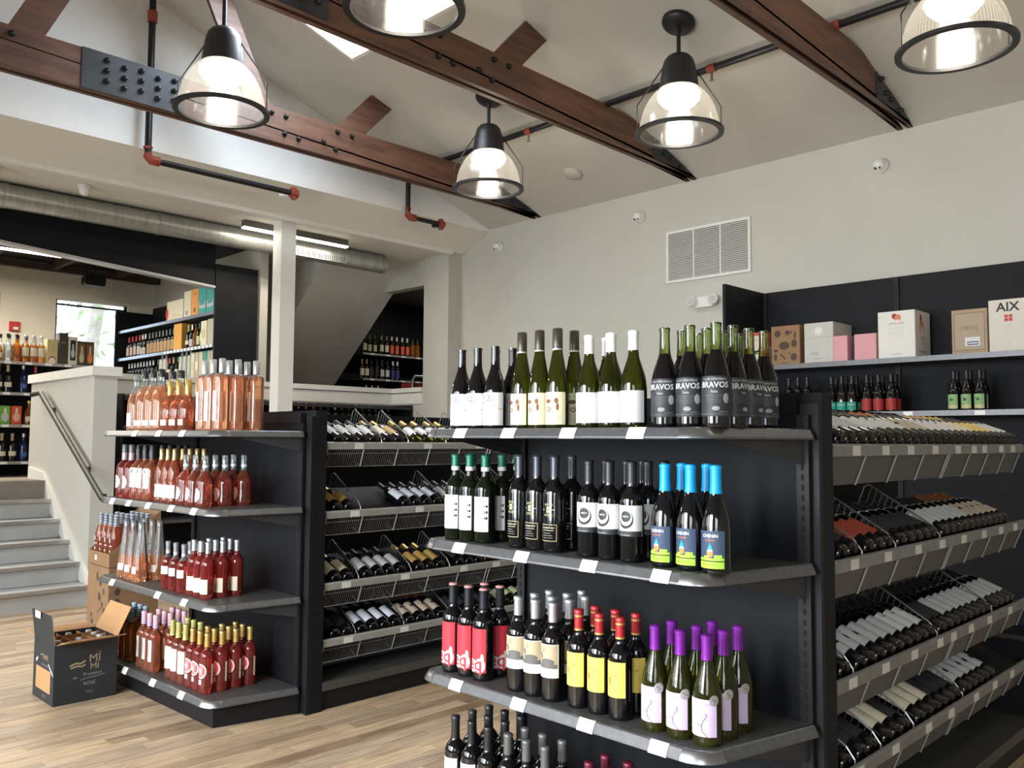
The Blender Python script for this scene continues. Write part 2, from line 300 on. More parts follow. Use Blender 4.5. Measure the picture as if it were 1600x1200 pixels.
# ================================================================ TRUSSES
BOLT = mat('bolt_head', (.02, .02, .022), .35, .5, var=.2)
bolt_me = MB().lathe([(.0, 0), (.027, 0), (.027, .004), (.017, .005), (.017, .022), (.008, .03), (0, .03)], 8).mesh('bolt', BOLT, True)
def truss(x, label, tilt=0.):
    t = empty('roof_truss', (x, 2.7, 4.05+4.5*math.tan(tilt))); t.rotation_euler = (-tilt, 0, 0); tag(t, label, 'truss', 'timber roof trusses')
    def Y(y): return y-2.7
    top = [(YW-.005, 4.05), (YW-.005, cz(YW)-.004), (6.22, cz(6.22)-.004), (6.0, 4.36), (-.6, 4.36), (-.82, cz(-.82)-.004), (-1.75, 4.06), (-1.75, 4.05)]
    poly = [(Y(a), b-4.05) for a, b in top]
    for dx in (-.06, .02): MB().prism(poly, 'x', dx, dx+.042).build('chord_plank', BEAM, t)
    MB().box(-.018, .02, Y(-1.0), Y(6.6), .03, .10).build('chord_spacer', BLACK, t)
    def web(y0, z0, y1, z1, wd=.115):
        d = Vector((y1-y0, z1-z0)).normalized(); n = Vector((-d.y, d.x))*wd
        ps = [(y0+n.x, z0+n.y), (y0-n.x, z0-n.y), (y1-n.x, z1-n.y), (y1+n.x, z1+n.y)]
        MB().prism([(Y(a), b-4.05) for a, b in ps], 'x', -.018, .018).build('web', BEAM, t)
    for sgn in (1, -1):
        f = lambda y: y if sgn == 1 else 5.4-y
        web(f(4.42), 4.2, f(4.98), 4.8); web(f(3.72), 4.15, f(3.15), 5.35, .11)
        for (by, bz) in ((4.40, 4.30), (4.56, 4.30), (4.25, 4.17), (4.38, 4.13), (3.72, 4.30), (3.86, 4.30), (3.85, 4.14), (3.99, 4.13)):
            o = link('bolt', bolt_me, t); o.location = (.062, Y(f(by)), bz-4.05); o.rotation_euler = (0, math.pi/2, 0)
    MB().box(.062, .070, Y(2.15), Y(2.93), .005, .315).build('splice_plate', STEEL, t)
    for by in (2.33, 2.46, 2.59, 2.72, 2.85):
        for bz in (.08, .16, .24):
            if abs(by-2.59) > .2 or by > 2.7 or True:
                o = link('bolt', bolt_me, t); o.location = (.070, Y(by), bz+(.02 if int(by*100) % 2 else 0)); o.rotation_euler = (0, math.pi/2, 0)
    ep = [(6.45, 4.055), (7.18, 4.055), (6.45, cz(6.45)-.01)]
    MB().prism([(Y(a), b-4.05) for a, b in ep], 'x', .062, .069).build('end_plate', STEEL, t)
    for by, bz in ((6.52, 4.22), (6.62, 4.14), (6.72, 4.12), (6.9, 4.08)):
        o = link('bolt', bolt_me, t); o.location = (.069, Y(by), bz-4.05); o.rotation_euler = (0, math.pi/2, 0)
truss(-6.76, 'brown timber truss nearest the white gable wall')
truss(-4.66, 'brown timber truss running between the pendant lamps, middle one', .012)
truss(-2.60, 'brown timber truss closest overhead, ending above the wall camera')
# ================================================================ PENDANT LAMPS
RIM = mat('lamp_black', (.02, .02, .021), .4, .2, var=.1)
def shade_mat():
    m = bpy.data.materials.new('prismatic_acrylic'); m.use_nodes = True; nt = m.node_tree; N = nt.nodes.new; L = nt.links.new; out = nt.nodes['Material Output']; nt.nodes.remove(nt.nodes['Principled BSDF'])
    tr = N('ShaderNodeBsdfTransparent'); tr.inputs[0].default_value = (.97, .96, .93, 1); tl = N('ShaderNodeBsdfTranslucent'); tl.inputs[0].default_value = (.95, .93, .88, 1)
    gl = N('ShaderNodeBsdfGlossy'); gl.inputs['Roughness'].default_value = .15; gl.inputs[0].default_value = (.9, .9, .88, 1)
    tc = N('ShaderNodeTexCoord'); sp = N('ShaderNodeSeparateXYZ'); at = N('ShaderNodeMath'); at.operation = 'ARCTAN2'; sc_ = N('ShaderNodeMath'); sc_.operation = 'MULTIPLY'; sc_.inputs[1].default_value = 90; sn = N('ShaderNodeMath'); sn.operation = 'SINE'
    L(tc.outputs['Object'], sp.inputs[0]); L(sp.outputs[0], at.inputs[0]); L(sp.outputs[1], at.inputs[1]); L(at.outputs[0], sc_.inputs[0]); L(sc_.outputs[0], sn.inputs[0])
    mr = N('ShaderNodeMapRange'); mr.inputs[1].default_value = -1; mr.inputs[2].default_value = 1; mr.inputs[3].default_value = .07; mr.inputs[4].default_value = .15; L(sn.outputs[0], mr.inputs[0])
    m1 = N('ShaderNodeMixShader'); L(mr.outputs[0], m1.inputs[0]); L(tr.outputs[0], m1.inputs[1]); L(tl.outputs[0], m1.inputs[2])
    m2 = N('ShaderNodeMixShader'); m2.inputs[0].default_value = .10; L(m1.outputs[0], m2.inputs[1]); L(gl.outputs[0], m2.inputs[2]); L(m2.outputs[0], out.inputs[0])
    return m
SHADE = shade_mat()
GLOW = mat('lamp_bulb', (1, 1, 1), .5, emit=(1.0, .93, .80), es=7)
def lamp(x, y, label):
    zr = 3.74; t = empty('pendant_lamp', (x, y, zr)); tag(t, label, 'lamp', 'black topped pendant lamps with clear ribbed shades')
    R = .30
    prof = [(R*a, b) for a, b in ((1.0, .015), (.985, .06), (.95, .12), (.88, .19), (.78, .25), (.66, .30), (.55, .335), (.47, .355))]
    MB().lathe(prof, 48).build('shade', SHADE, t, True)
    MB().lathe([(R-.012, 0), (R+.028, .0), (R+.03, .018), (R-.004, .022), (R-.012, .018), (R-.012, 0)], 48).build('rim', RIM, t, True)
    MB().lathe([(.15, .345), (.148, .36), (.125, .52), (.11, .57), (.085, .60), (.02, .605), (0, .605)], 28).lathe([(.15, .345), (.02, .35)], 28).build('housing', RIM, t, True)
    MB().lathe([(0, .205), (.06, .21), (.12, .232), (.155, .27), (.16, .30), (.145, .335), (0, .34)], 24).build('inner_diffuser', GLOW, t, True)
    for a in (.785, .785+math.pi):
        ca, sa = math.cos(a), math.sin(a)
        MB().tube([(ca*.11, sa*.11, .53), (ca*(R+.015), sa*(R+.015), .22), (ca*(R+.015), sa*(R+.015), .012)], .005, 5).build('stay', RIM, t)
    zc = cz(y)-zr
    MB().tube([(0, 0, .60), (0, 0, zc-.02)], .016, 8).build('stem', RIM, t, True)
    cn = MB().lathe([(0, -.06), (.06, -.055), (.115, -.04), (.125, -.02), (.125, 0), (0, 0)], 28).build('canopy', RIM, t, True)
    cn.location = (0, 0, zc-.004); 
    if y > 3: cn.rotation_euler = (-math.atan(SL), 0, 0)
    d = bpy.data.lights.new('lamp_light', 'POINT'); d.energy = LAMP_W; d.color = (1.0, .90, .76); d.shadow_soft_size = .09
    o = bpy.data.objects.new('lamp_light', d); COL.objects.link(o); o.parent = t; o.location = (0, 0, .09)
LAMP_W = 13
lamp(-5.65, 2.75, 'pendant lamp in front of the gable-side truss, hung from the ridge')
lamp(-5.65, 5.35, 'small pendant lamp hung between the two far trusses')
lamp(-3.57, 5.35, 'pendant lamp with round black canopy above the wall vent')
lamp(-3.57, 2.75, 'pendant lamp cut by the top of the picture near the skylight')
lamp(-1.62, 5.30, 'pendant lamp at the top corner beyond the closest truss')
lamp(-1.62, 2.75, 'pendant lamp hung overhead above the dark-wine end cap')
lamp(.42, 2.75, 'unseen pendant lamp added on the ridge to light the perforated racks')  # out of view, carries on the lamp grid, added to light the racks
lamp(.42, 5.30, 'unseen pendant lamp added near the wall shelving to light the racks')  # second unseen lamp on the grid, put in for light on the racks
# ================================================================ SPRINKLER PIPES
def fitting(t, p, d=(1, 0, 0), r=.034, L=.07):
    p = Vector(p); d = Vector(d)
    MB().tube([p-d*L/2, p-d*L*.28, p-d*L*.25, p+d*L*.25, p+d*L*.28, p+d*L/2], r, 10).build('fitting', REDIRON, t, True)
sp = empty('sprinkler_pipe', (-3, 5.78, 4.30)); tag(sp, 'long black sprinkler pipe under the ceiling slope behind the lamps', 'pipe')
zp = cz(5.78)-.10-4.30
MB().tube([(-4.2, 0, zp), (5.5, 0, zp)], .028, 10).build('pipe', PIPE, sp, True)
def head(t, p):
    p = Vector(p); MB().tube([p, p-Vector((0, 0, .035)), p-Vector((0, 0, .07))], .01, 8).lathe([(0, -.075), (.022, -.072), (.022, -.068), (0, -.066)], 10, p).build('sprinkler_head', mat('brass_head', (.35, .30, .22), .4, .8, var=.1), t, True)
for px in (-2.55, -.55, .45, 1.45, 3.3): 
    fitting(sp, (px, 0, zp)); head(sp, (px, 0, zp-.03))
for px in (-1.0, .98, 2.6): MB().tube([(px, 0, zp), (px, 0, zp+.09)], .008, 6).tube([(px-.012, 0, zp), (px+.012, 0, zp)], .031, 10).build('hanger', NOSING, sp)
v = empty('sprinkler_pipe', (-7.45, 2.96, 3.9)); tag(v, 'black pipe dropping past the truss to red elbows on the gable wall', 'pipe')
MB().tube([(0, 0, .03), (0, 0, 1.40)], .03, 10).build('pipe', PIPE, v, True)
MB().tube([(0, .05, -.03), (0, 1.44, -.03)], .028, 10).build('pipe', PIPE, v, True)
MB().tube([(0, 0, .08), (0, .0, .0), (0, .03, -.03), (0, .10, -.03)], .042, 10).build('elbow', REDIRON, v, True)
fitting(v, (0, 0, 1.25), (0, 0, 1), .042, .1); MB().tube([(0, 1.40, -.03), (0, 1.48, -.03)], .045, 10).tube([(0, 1.44, -.09), (0, 1.44, .03)], .03, 8).build('elbow', REDIRON, v, True)
MB().tube([(-.02, 1.42, -.04), (-.12, 1.36, -.04)], .022, 8).build('valve', WHITEP, v, True)
v = empty('sprinkler_pipe', (-7.45, 5.83, 3.93)); tag(v, 'short black pipe with red elbows below the far end of the truss', 'pipe')
MB().tube([(0, 0, .03), (0, 0, .48)], .028, 10).build('pipe', PIPE, v, True)
MB().tube([(0, .05, -.02), (0, .5, -.02)], .026, 10).build('pipe', PIPE, v, True)
MB().tube([(0, 0, .08), (0, 0, .0), (0, .03, -.02), (0, .10, -.02)], .04, 10).build('elbow', REDIRON, v, True)
MB().tube([(0, .44, -.02), (0, .52, -.02)], .042, 10).tube([(0, .48, -.08), (0, .48, .04)], .03, 8).build('elbow', REDIRON, v, True)
MB().tube([(0, .46, -.04), (.0, .36, -.06)], .02, 8).build('valve', PIPE, v, True)
# ================================================================ CAMERAS, DETECTOR, VENT, EMERGENCY LIGHT
def dome(loc, rot, label):
    t = empty('security_camera', loc); t.rotation_euler = rot; tag(t, label, 'camera', 'white dome cameras')
    MB().lathe([(.0, 0), (.062, 0), (.062, .02), (.056, .03), (0, .03)], 20).build('base', WHITEP, t, True)
    MB().lathe([(.052, .028), (.052, .05), (.042, .078), (.024, .094), (0, .098)], 20).build('dome', WHITEP, t, True)
    for dx, rr in ((-.018, .013), (.014, .010)):
        o = MB().lathe([(0, .008), (rr, .004), (rr, 0)], 10).build('lens', DARK, t, True); o.location = (dx, -.032, .078); o.rotation_euler = (.7, 0, 0)
H = math.pi/2
dome((-2.80, 7.195, 3.76), (H, 0, .0), 'white dome camera high on the wall below the closest truss')
dome((-5.28, 7.195, 3.77), (H, 0, 0), 'white dome camera on the wall beside the vent')
dome((-7.38, 7.195, 3.78), (H, 0, 0), 'white dome camera on the wall near the pier')
dome((-8.35, 2.75, 3.778), (math.pi, 0, .8), 'white dome camera hanging from the soffit above the duct')
dome((-8.30, 2.0, 3.778), (math.pi, 0, .8), 'white dome camera at the picture edge on the soffit')
o = MB().lathe([(0, 0), (.10, 0), (.10, .012), (.085, .03), (0, .03)], 24).build('smoke_detector', CEIL, None, True); o.location = (-5.73, 6.63, cz(6.63)-.002); o.rotation_euler = (math.pi-math.atan(SL), 0, 0)
tag(o, 'flat round white detector on the ceiling slope beside the small lamp', 'detector')
vt = empty('wall_vent', (-4.485, 7.19, 3.29)); tag(vt, 'large rectangular white wall vent with many slats', 'vent')
MB().box(-.47, .47, -.012, .008, .235, .262).box(-.47, .47, -.012, .008, -.262, -.235).box(-.47, -.445, -.012, .008, -.235, .235).box(.445, .47, -.012, .008, -.235, .235).build('frame', WHITEP, vt)
MB().box(-.445, .445, .0035, .0085, -.235, .235).build('backing', mat('vent_dark', (.06, .06, .06), .8), vt)
for dx in (-.15, .15): MB().box(dx-.006, dx+.006, -.012, .003, -.235, .235).build('mullion', WHITEP, vt)
sl = MB().prism([(-.011, -.004), (-.009, -.007), (.003, .004), (.001, .007)], 'x', -.445, .445).mesh('slat', WHITEP)
for k in range(26): o = link('slat', sl, vt); o.location = (0, 0, -.222+k*.0178)
em = empty('emergency_light', (-4.5, 7.19, 2.79)); tag(em, 'white twin-head emergency light below the vent', 'emergency light')
MB().prism([(-.13, .03), (-.10, .05), (.10, .05), (.13, .03), (.09, -.05), (-.09, -.05)], 'y', -.05, .008).build('body', WHITEP, em)
for dx in (-.11, .11):
    o = MB().lathe([(0, -.03), (.04, -.03), (.052, .02), (.05, .03), (.0, .028)], 16).build('head', WHITEP, em, True); o.location = (dx, -.06, .005); o.rotation_euler = (1.25, 0, dx*3)
    o2 = MB().lathe([(0, .034), (.04, .032), (.042, .029)], 16).build('lens', mat('lamp_lens', (.5, .5, .5), .15), o, True)
# ================================================================ DUCT, LED STRIPS, SPEAKER, ALARM
du = empty('air_duct', (-8.78, 4.0, 3.655)); tag(du, 'round galvanised air duct running under the soffit', 'duct')
for k in range(4):
    y0 = -3.2+k*1.42; MB().tube([(0, y0, 0), (0, y0+1.40, 0)], .112, 24).build('section', GALV, du, True)
    MB().tube([(0, y0+1.38, 0), (0, y0+1.42, 0)], .117, 24).build('joint', GALV, du, True)
MB().box(.03, .118, .95, 1.85, -.098, -.02).build('register_box', GALV, du)
g = MB()
for k in range(30): g.box(.119, .122, .98+k*.029, .99+k*.029, -.09, -.028)
o = g.build('register_grille', mat('grille_dark', (.08, .08, .075), .6, .3), du)
def led(loc, L, label, power, ax='y', hang=.0):
    t = empty('led_strip_light', loc); tag(t, label, 'light')
    bx = (lambda w0, w1, z0, z1: MB().box(w0, w1, -L/2, L/2, z0, z1)) if ax == 'y' else (lambda w0, w1, z0, z1: MB().box(-L/2, L/2, w0, w1, z0, z1))
    bx(-.035, .035, 0, .07).build('housing', mat('grey_housing', (.12, .115, .105), .5, .4, var=.05), t)
    bx(-.03, .03, -.018, -.0005).build('diffuser', mat('led_diffuser', (1, 1, 1), .5, emit=(1, .93, .80), es=11), t)
    if hang:
        for s_ in (-.4, .4): MB().tube([(0, s_*L, .07) if ax == 'y' else (s_*L, 0, .07), (0, s_*L, .07+hang) if ax == 'y' else (s_*L, 0, .07+hang)], .004, 5).build('hanger', PIPE, t)
    d = bpy.data.lights.new('led_light', 'AREA'); d.shape = 'RECTANGLE'; d.size, d.size_y = (.05, L) if ax == 'y' else (L, .05); d.energy = power; d.color = (1, .92, .78)
    o = bpy.data.objects.new('led_light', d); COL.objects.link(o); o.parent = t; o.location = (0, 0, -.025)
led((-8.45, 5.05, 3.71), 1.32, 'lit linear light on the soffit passing behind the slim column', 22)
led((-10.45, 2.5, 3.50), 1.45, 'lit linear light hanging below the black upstairs ceiling', 100, hang=.15)
led((-10.6, .3, 3.50), 1.45, 'linear light further along the upstairs ceiling', 110, hang=.15)
led((-9.6, 8.6, 3.59), .9, 'lit fixture on the alcove ceiling behind the pier', 14)
s_ = empty('loudspeaker', (-11.5, 3.94, 3.45)); tag(s_, 'black loudspeaker hanging below the upstairs ceiling', 'speaker')
MB().prism([(-.125, -.055), (-.1, -.075), (.11, -.075), (.125, -.02), (.12, .06), (-.1, .06), (-.125, .03)], 'x', -.08, .08).build('cabinet', BLACK, s_)
MB().tube([(0, 0, .06), (0, 0, .27)], .012, 6).build('bracket', PIPE, s_)
fa = empty('fire_alarm', (-12.19, 3.235, 2.85)); tag(fa, 'red fire alarm strobe on the cream far wall', 'alarm')
MB().box(-.008, .03, -.06, .06, -.06, .06).build('body', mat('alarm_red', (.5, .03, .025), .4, var=.05), fa)
MB().box(.03, .045, -.02, .035, -.045, -.01).build('strobe', WHITEP, fa)
# ================================================================ BOTTLES
_txt = {}
def text_geo(s, size, bold=0.):
    k = (s, size, bold)
    if k not in _txt:
        cu = bpy.data.curves.new('t', 'FONT'); cu.body = s; cu.size = size; cu.align_x = 'CENTER'; cu.align_y = 'CENTER'; cu.resolution_u = 2; cu.offset = bold
        ob = bpy.data.objects.new('t', cu); COL.objects.link(ob); dg = bpy.context.evaluated_depsgraph_get()
        me = bpy.data.meshes.new_from_object(ob.evaluated_get(dg))
        bm = bmesh.new(); bm.from_mesh(me); xs_ = [v.co.x for v in bm.verts] or [0]; st_ = .004 if max(xs_)-min(xs_) < .08 else 9
        q = math.ceil(min(xs_)/st_)
        while q*st_ < max(xs_): bmesh.ops.bisect_plane(bm, geom=bm.verts[:]+bm.edges[:]+bm.faces[:], plane_co=(q*st_, 0, 0), plane_no=(1, 0, 0)); q += 1
        bm.to_mesh(me); bm.free(); _txt[k] = ([(v.co.x, v.co.y) for v in me.vertices], [tuple(p.vertices) for p in me.polygons])
        bpy.data.objects.remove(ob); bpy.data.curves.remove(cu); bpy.data.meshes.remove(me)
    return _txt[k]
def print_mesh(name, items, place):
    """flat artwork (lettering, shapes) laid on a surface: place(u, v, off) -> point"""
    m = MB(); mats = []
    for i, it in enumerate(items):
        mt = it[-1]
        if mt not in mats: mats.append(mt)
        mi = mats.index(mt); off = .0002+.00005*i; k = it[0]
        if k == 't':
            vs, fs = text_geo(it[1], it[2], it[6] if len(it) > 7 else 0.); m.add([place(it[3]+a, it[4]+b, off) for a, b in vs], fs, mi)
        elif k == 'tv':      # vertical lettering
            vs, fs = text_geo(it[1], it[2]); m.add([place(it[3]-b, it[4]+a, off) for a, b in vs], fs, mi)
        elif k == 'r':
            _, u0, u1, v0, v1, _m = it; n = max(1, int(abs(u1-u0)/.008)); vs = []
            for j in range(n+1): u = u0+(u1-u0)*j/n; vs += [place(u, v0, off), place(u, v1, off)]
            m.add(vs, [(2*j, 2*j+2, 2*j+3, 2*j+1) for j in range(n)], mi)
        elif k == 'e':
            _, u, v, ru, rv, _m = it; n = 14; vs = []
            for j in range(n+1):
                a = -math.cos(math.pi*j/n); b = math.sqrt(max(0, 1-a*a)); vs += [place(u+ru*a, v-rv*b, off), place(u+ru*a, v+rv*b, off)]
            m.add(vs, [(2*j, 2*j+2, 2*j+3, 2*j+1) for j in range(n)], mi)
        elif k == 'p':
            m.add([place(a, b, off) for a, b in it[1]], [tuple(range(len(it[1])))], mi)
        elif k == 'l':       # thin line
            pts, wd = it[1], it[2]
            pts = [(a+(c-a)*j/4, b+(d-b)*j/4) for (a, b), (c, d) in zip(pts, pts[1:]) for j in range(4)]+[pts[-1]]
            for (a, b), (c, d) in zip(pts, pts[1:]):
                dx, dy = c-a, d-b; L = math.hypot(dx, dy) or 1; nx_, ny_ = -dy/L*wd/2, dx/L*wd/2
                m.add([place(a+nx_, b+ny_, off), place(a-nx_, b-ny_, off), place(c-nx_, d-ny_, off), place(c+nx_, d+ny_, off)], [(0, 1, 2, 3)], mi)
    return m.mesh(name, mats)
def flat_print(name, items, parent, origin, ux, uy):
    o_, ux, uy = Vector(origin), Vector(ux), Vector(uy); n = ux.cross(uy)
    return link(name, print_mesh(name, items, lambda u, v, f: o_+ux*u+uy*v+n*f), parent)
PROF = {
 'bordeaux': [(0, .012), (.02, .004), (.033, 0), (.0368, .004), (.0372, .012), (.0372, .176), (.0364, .187), (.0325, .199), (.0255, .2095), (.0190, .217), (.0158, .2225), (.0147, .230), (.0141, .245), (.0138, .288), (.0152, .289), (.0152, .298), (.012, .30), (0, .30)],
 'burgundy': [(0, .012), (.02, .004), (.037, 0), (.0405, .004), (.041, .012), (.041, .118), (.0392, .141), (.0340, .165), (.0270, .187), (.0208, .205), (.0175, .2175), (.0160, .229), (.0152, .245), (.0147, .284), (.0162, .285), (.0162, .294), (.012, .296), (0, .296)],
 'flute': [(0, .012), (.02, .004), (.034, 0), (.0375, .004), (.0378, .012), (.0378, .112), (.0358, .147), (.0303, .182), (.0238, .216), (.0190, .241), (.0168, .258), (.0162, .275), (.0162, .328), (.013, .33), (0, .33)],
 'provence': [(0, .012), (.02, .004), (.034, 0), (.038, .004), (.0378, .015), (.0345, .07), (.0362, .13), (.0368, .155), (.034, .178), (.027, .205), (.0195, .228), (.0155, .245), (.0142, .26), (.0142, .298), (.012, .30), (0, .30)],
 'skittle': [(0, .012), (.03, .004), (.046, 0), (.0505, .004), (.051, .02), (.0495, .05), (.046, .085), (.049, .115), (.047, .135), (.038, .155), (.026, .172), (.018, .186), (.016, .2), (.0158, .268), (.013, .27), (0, .27)],
 'crystal': [(0, .012), (.03, .004), (.045, 0), (.0485, .004), (.0488, .09), (.0495, .115), (.045, .142), (.034, .163), (.022, .178), (.017, .19), (.0155, .20), (.0155, .284), (.013, .286), (0, .286)],
 'cone': [(0, .012), (.03, .004), (.046, 0), (.0495, .004), (.050, .02), (.046, .07), (.038, .14), (.030, .21), (.0225, .27), (.018, .30), (.0172, .338), (.014, .34), (0, .34)],
 'tallcyl': [(0, .014), (.03, .004), (.039, 0), (.0415, .004), (.0418, .012), (.0418, .278), (.0400, .288), (.030, .294), (.0185, .297), (.0165, .302), (.0165, .372), (.014, .375), (0, .375)],
 'magnum': [(0, .016), (.03, .004), (.050, 0), (.0545, .005), (.055, .02), (.055, .155), (.053, .185), (.045, .215), (.034, .242), (.024, .265), (.019, .285), (.0175, .305), (.0175, .358), (.015, .36), (0, .36)],
 'magsmall': [(0, .016), (.03, .004), (.044, 0), (.0475, .005), (.048, .02), (.048, .17), (.045, .19), (.034, .205), (.024, .215), (.0175, .225), (.0165, .24), (.0165, .315), (.014, .318), (0, .318)],
 'liqueur': [(0, .012), (.02, .004), (.036, 0), (.040, .004), (.0405, .012), (.0405, .168), (.038, .185), (.028, .20), (.018, .21), (.0148, .225), (.0145, .275), (.017, .276), (.017, .30), (.012, .302), (0, .302)],
 'squat': [(0, .012), (.03, .004), (.05, 0), (.0535, .005), (.054, .02), (.052, .11), (.046, .145), (.034, .17), (.02, .185), (.0155, .2), (.0155, .235), (.019, .236), (.019, .262), (0, .263)],
}
def rad(prof, z):
    pts = [p for p in prof if True]
    for (r0, z0), (r1, z1) in zip(pts[2:], pts[3:]):
        if z0 <= z <= z1 and z1 > z0: return r0+(r1-r0)*(z-z0)/(z1-z0)
    return pts[-2][0]
class Product:
    def __init__(s, name, desc, shape, gl, caps=(), label=None, prints=(), cat='bottle', gl2=None, fill=None, extra=(), lod=18, scale=1.):
        s.name, s.desc, s.cat, s.scale = name, desc, cat, scale; P = PROF[shape]; s.h = P[-1][1]*scale; s.r = max(r for r, z in P)*scale
        s.body = MB().lathe(P, lod, split=fill).mesh(name, [gl]+([gl2] if gl2 else []), True)
        s.parts = []
        for i, (z0, z1, mt) in enumerate(caps):
            e = .0009+.0004*i; pr = [(rad(P, z0)+.0002, z0), (rad(P, z0)+e, z0)]+[(r+e, z) for r, z in P if z0 < z < z1 and r > .011]
            pr += [(rad(P, min(z1, P[-2][1]))+e, z1)]
            if z1 >= P[-1][1]-.003: pr[-1] = (P[-2][0]+e, P[-1][1]+e); pr.append((0, P[-1][1]+e+.0002))
            s.parts.append((('capsule' if i == 0 else 'capsule_band'), MB().lathe(pr, max(10, lod-4)).mesh('capsule', mt, True), None))
        def place(u, v, off):
            r = rad(P, v)+.0007+off; a = u/max(r, .01); return (r*math.sin(a), -r*math.cos(a), v)
        if label:
            z0, z1, half, mt = label; n = max(6, int(half/8)); zl = [z0]+[z for r, z in P[2:] if z0+.001 < z < z1-.001]+[z1]; rows = len(zl)-1; m = MB(); vs = []
            for j in range(rows+1):
                z = zl[j]; r = rad(P, z)+.0007
                vs += [(r*math.sin(math.radians(-half+2*half*i/n)), -r*math.cos(math.radians(-half+2*half*i/n)), z) for i in range(n+1)]
            m.add(vs, [(j*(n+1)+i, j*(n+1)+i+1, (j+1)*(n+1)+i+1, (j+1)*(n+1)+i) for j in range(rows) for i in range(n)])
            s.parts.append(('label', m.mesh('label', mt, True), print_mesh('print', prints, place) if prints else None))
        elif prints: s.parts.append(('print', print_mesh('print', prints, place), None))
        for nm, items in extra: s.parts.append((nm, print_mesh(nm, items, place), None))
    def put(s, loc, label, group, rot=0, mtx=None):
        o = link(s.name, s.body)
        if mtx is not None: o.matrix_world = mtx
        else: o.location = loc; o.rotation_euler = (0, 0, rot)
        if s.scale != 1: o.scale = (s.scale,)*3
        for nm, me, sub in s.parts:
            c = link(nm, me, o)
            if sub: link('print', sub, c)
        tag(o, label, s.cat, group); return o
ROWS = ['front row', 'second row', 'third row', 'fourth row', 'fifth row']
def grid(p, cols, rows, z, where, skip=(), jit=.0012, rot=None, rjit=.12):
    """bottles of one product standing on a shelf; cols: x positions, rows: y positions"""
    n = 0
    for j, y in enumerate(rows):
        present = [i for i in range(len(cols)) if (i, j) not in skip]
        for q, i in enumerate(present):
            pos = {1: '', 2: (' leftmost', ' rightmost')[q] if len(present) == 2 else ''}.get(len(present), '')
            if len(present) >= 3: pos = ' '+('leftmost' if q == 0 else 'rightmost' if q == len(present)-1 else 'middle' if len(present) == 3 else ORD[q]+' from left')
            lb = '%s, %s%s%s' % (p.desc, (ROWS[j] if len(rows) > 1 else ''), pos, '')
            lb = lb.replace(',  ', ', ').rstrip(', ')
            x = cols[i]
            p.put((x+random.uniform(-jit, jit), y+random.uniform(-jit, jit), z), lb, p.name.replace('_', ' ')+'s '+where, (rot(i, j) if rot else 0)+random.uniform(-rjit, rjit)); n += 1
    return n
# glass
G_BLK = mat('black_glass', (.004, .004, .005), .06, coat=.3)
G_DKG = glass('dark_green_glass', (.006, .009, .004), (.10, .13, .05), .80)
G_GRN = glass('olive_glass', (.022, .026, .004), (.36, .38, .08), 0.42)
G_GRC = glass('clear_olive_neck', (.05, .07, .015), (.60, .66, .34), 0.22)
G_YEL = glass('straw_glass', (.04, .042, .006), (.44, .44, .12), 0.34)
G_CLR = glass('clear_glass', (.75, .78, .78), (.93, .95, .95), 0.05)
G_ROSE = glass('rose_pale', (.82, .36, .19), (1.0, .74, .56), .20)
G_ROSE2 = glass('rose_coral', (.46, .15, .08), (1.0, .56, .40), .22)
G_ROSE3 = glass('rose_red', (.34, .048, .042), (.97, .40, .34), .23)
G_ROSE4 = glass('rose_deep', (.33, .085, .055), (.97, .50, .40), .22)
G_AMB = glass('amber_spirit', (.50, .20, .03), (.98, .62, .25), 0.28)
G_BLU = glass('blue_glass', (.01, .02, .10), (.1, .15, .5), .7)
C = lambda n, c, r=.45, me=0.: plain(n, c, r, me)
WHT = C('label_white', (.64, .64, .635), .6); CRM = C('label_cream', (.72, .66, .50), .65); INK = C('ink_black', (.015, .015, .016), .6); GRY = C('ink_grey', (.28, .28, .29), .6)
YLW = C('label_yellow', (.85, .68, .12), .6); REDL = C('label_red', (.62, .03, .05), .6); REDI = C('ink_red', (.50, .03, .03), .6); LAV = C('label_lavender', (.56, .46, .68), .65)
CH = C('label_charcoal', (.019, .021, .026), .55); NAVY = C('label_navy', (.035, .06, .12), .6); LIME = C('ink_lime', (.36, .70, .05), .6); CYAN = C('foil_cyan', (.0, .33, .72), .4); BLUH = C('ink_blue', (.0, .35, .55), .6)
ORG = C('ink_orange', (.80, .25, .06), .6); SILV = C('foil_silver', (.55, .57, .59), .32, .75); GOLD = C('foil_gold', (.62, .42, .13), .35, .7); GOLD2 = C('foil_bronze', (.42, .30, .14), .35, .7); BLKF = C('foil_black', (.012, .012, .014), .4); GRNF = C('foil_green', (.01, .13, .08), .4, .3)
WHF = C('foil_white', (.80, .80, .80), .45); REDF = C('foil_red', (.42, .025, .03), .35, .3); PURF = C('foil_purple', (.20, .02, .32), .35, .4); GRYF = C('foil_grey', (.12, .125, .12), .4, .3); MARF = C('foil_maroon', (.13, .012, .035), .4, .3)
PINK1 = C('foil_pink', (.72, .42, .48), .5); PINK2 = C('foil_mauve', (.52, .38, .56), .5); LIMF = C('foil_lime', (.45, .42, .14), .45, .2); STRB = C('foil_skyblue', (.40, .55, .64), .5); NAV2 = C('foil_navy', (.03, .05, .12), .5); TAN = C('ink_tan', (.45, .30, .15), .6); BRN = C('ink_brown', (.20, .075, .03), .6); PALE = C('label_pinkish', (.86, .68, .62), .6); CLRF = C('clear_stopper', (.55, .66, .74), .2, .1); LGRY = C('label_pale_grey', (.50, .51, .52), .6)
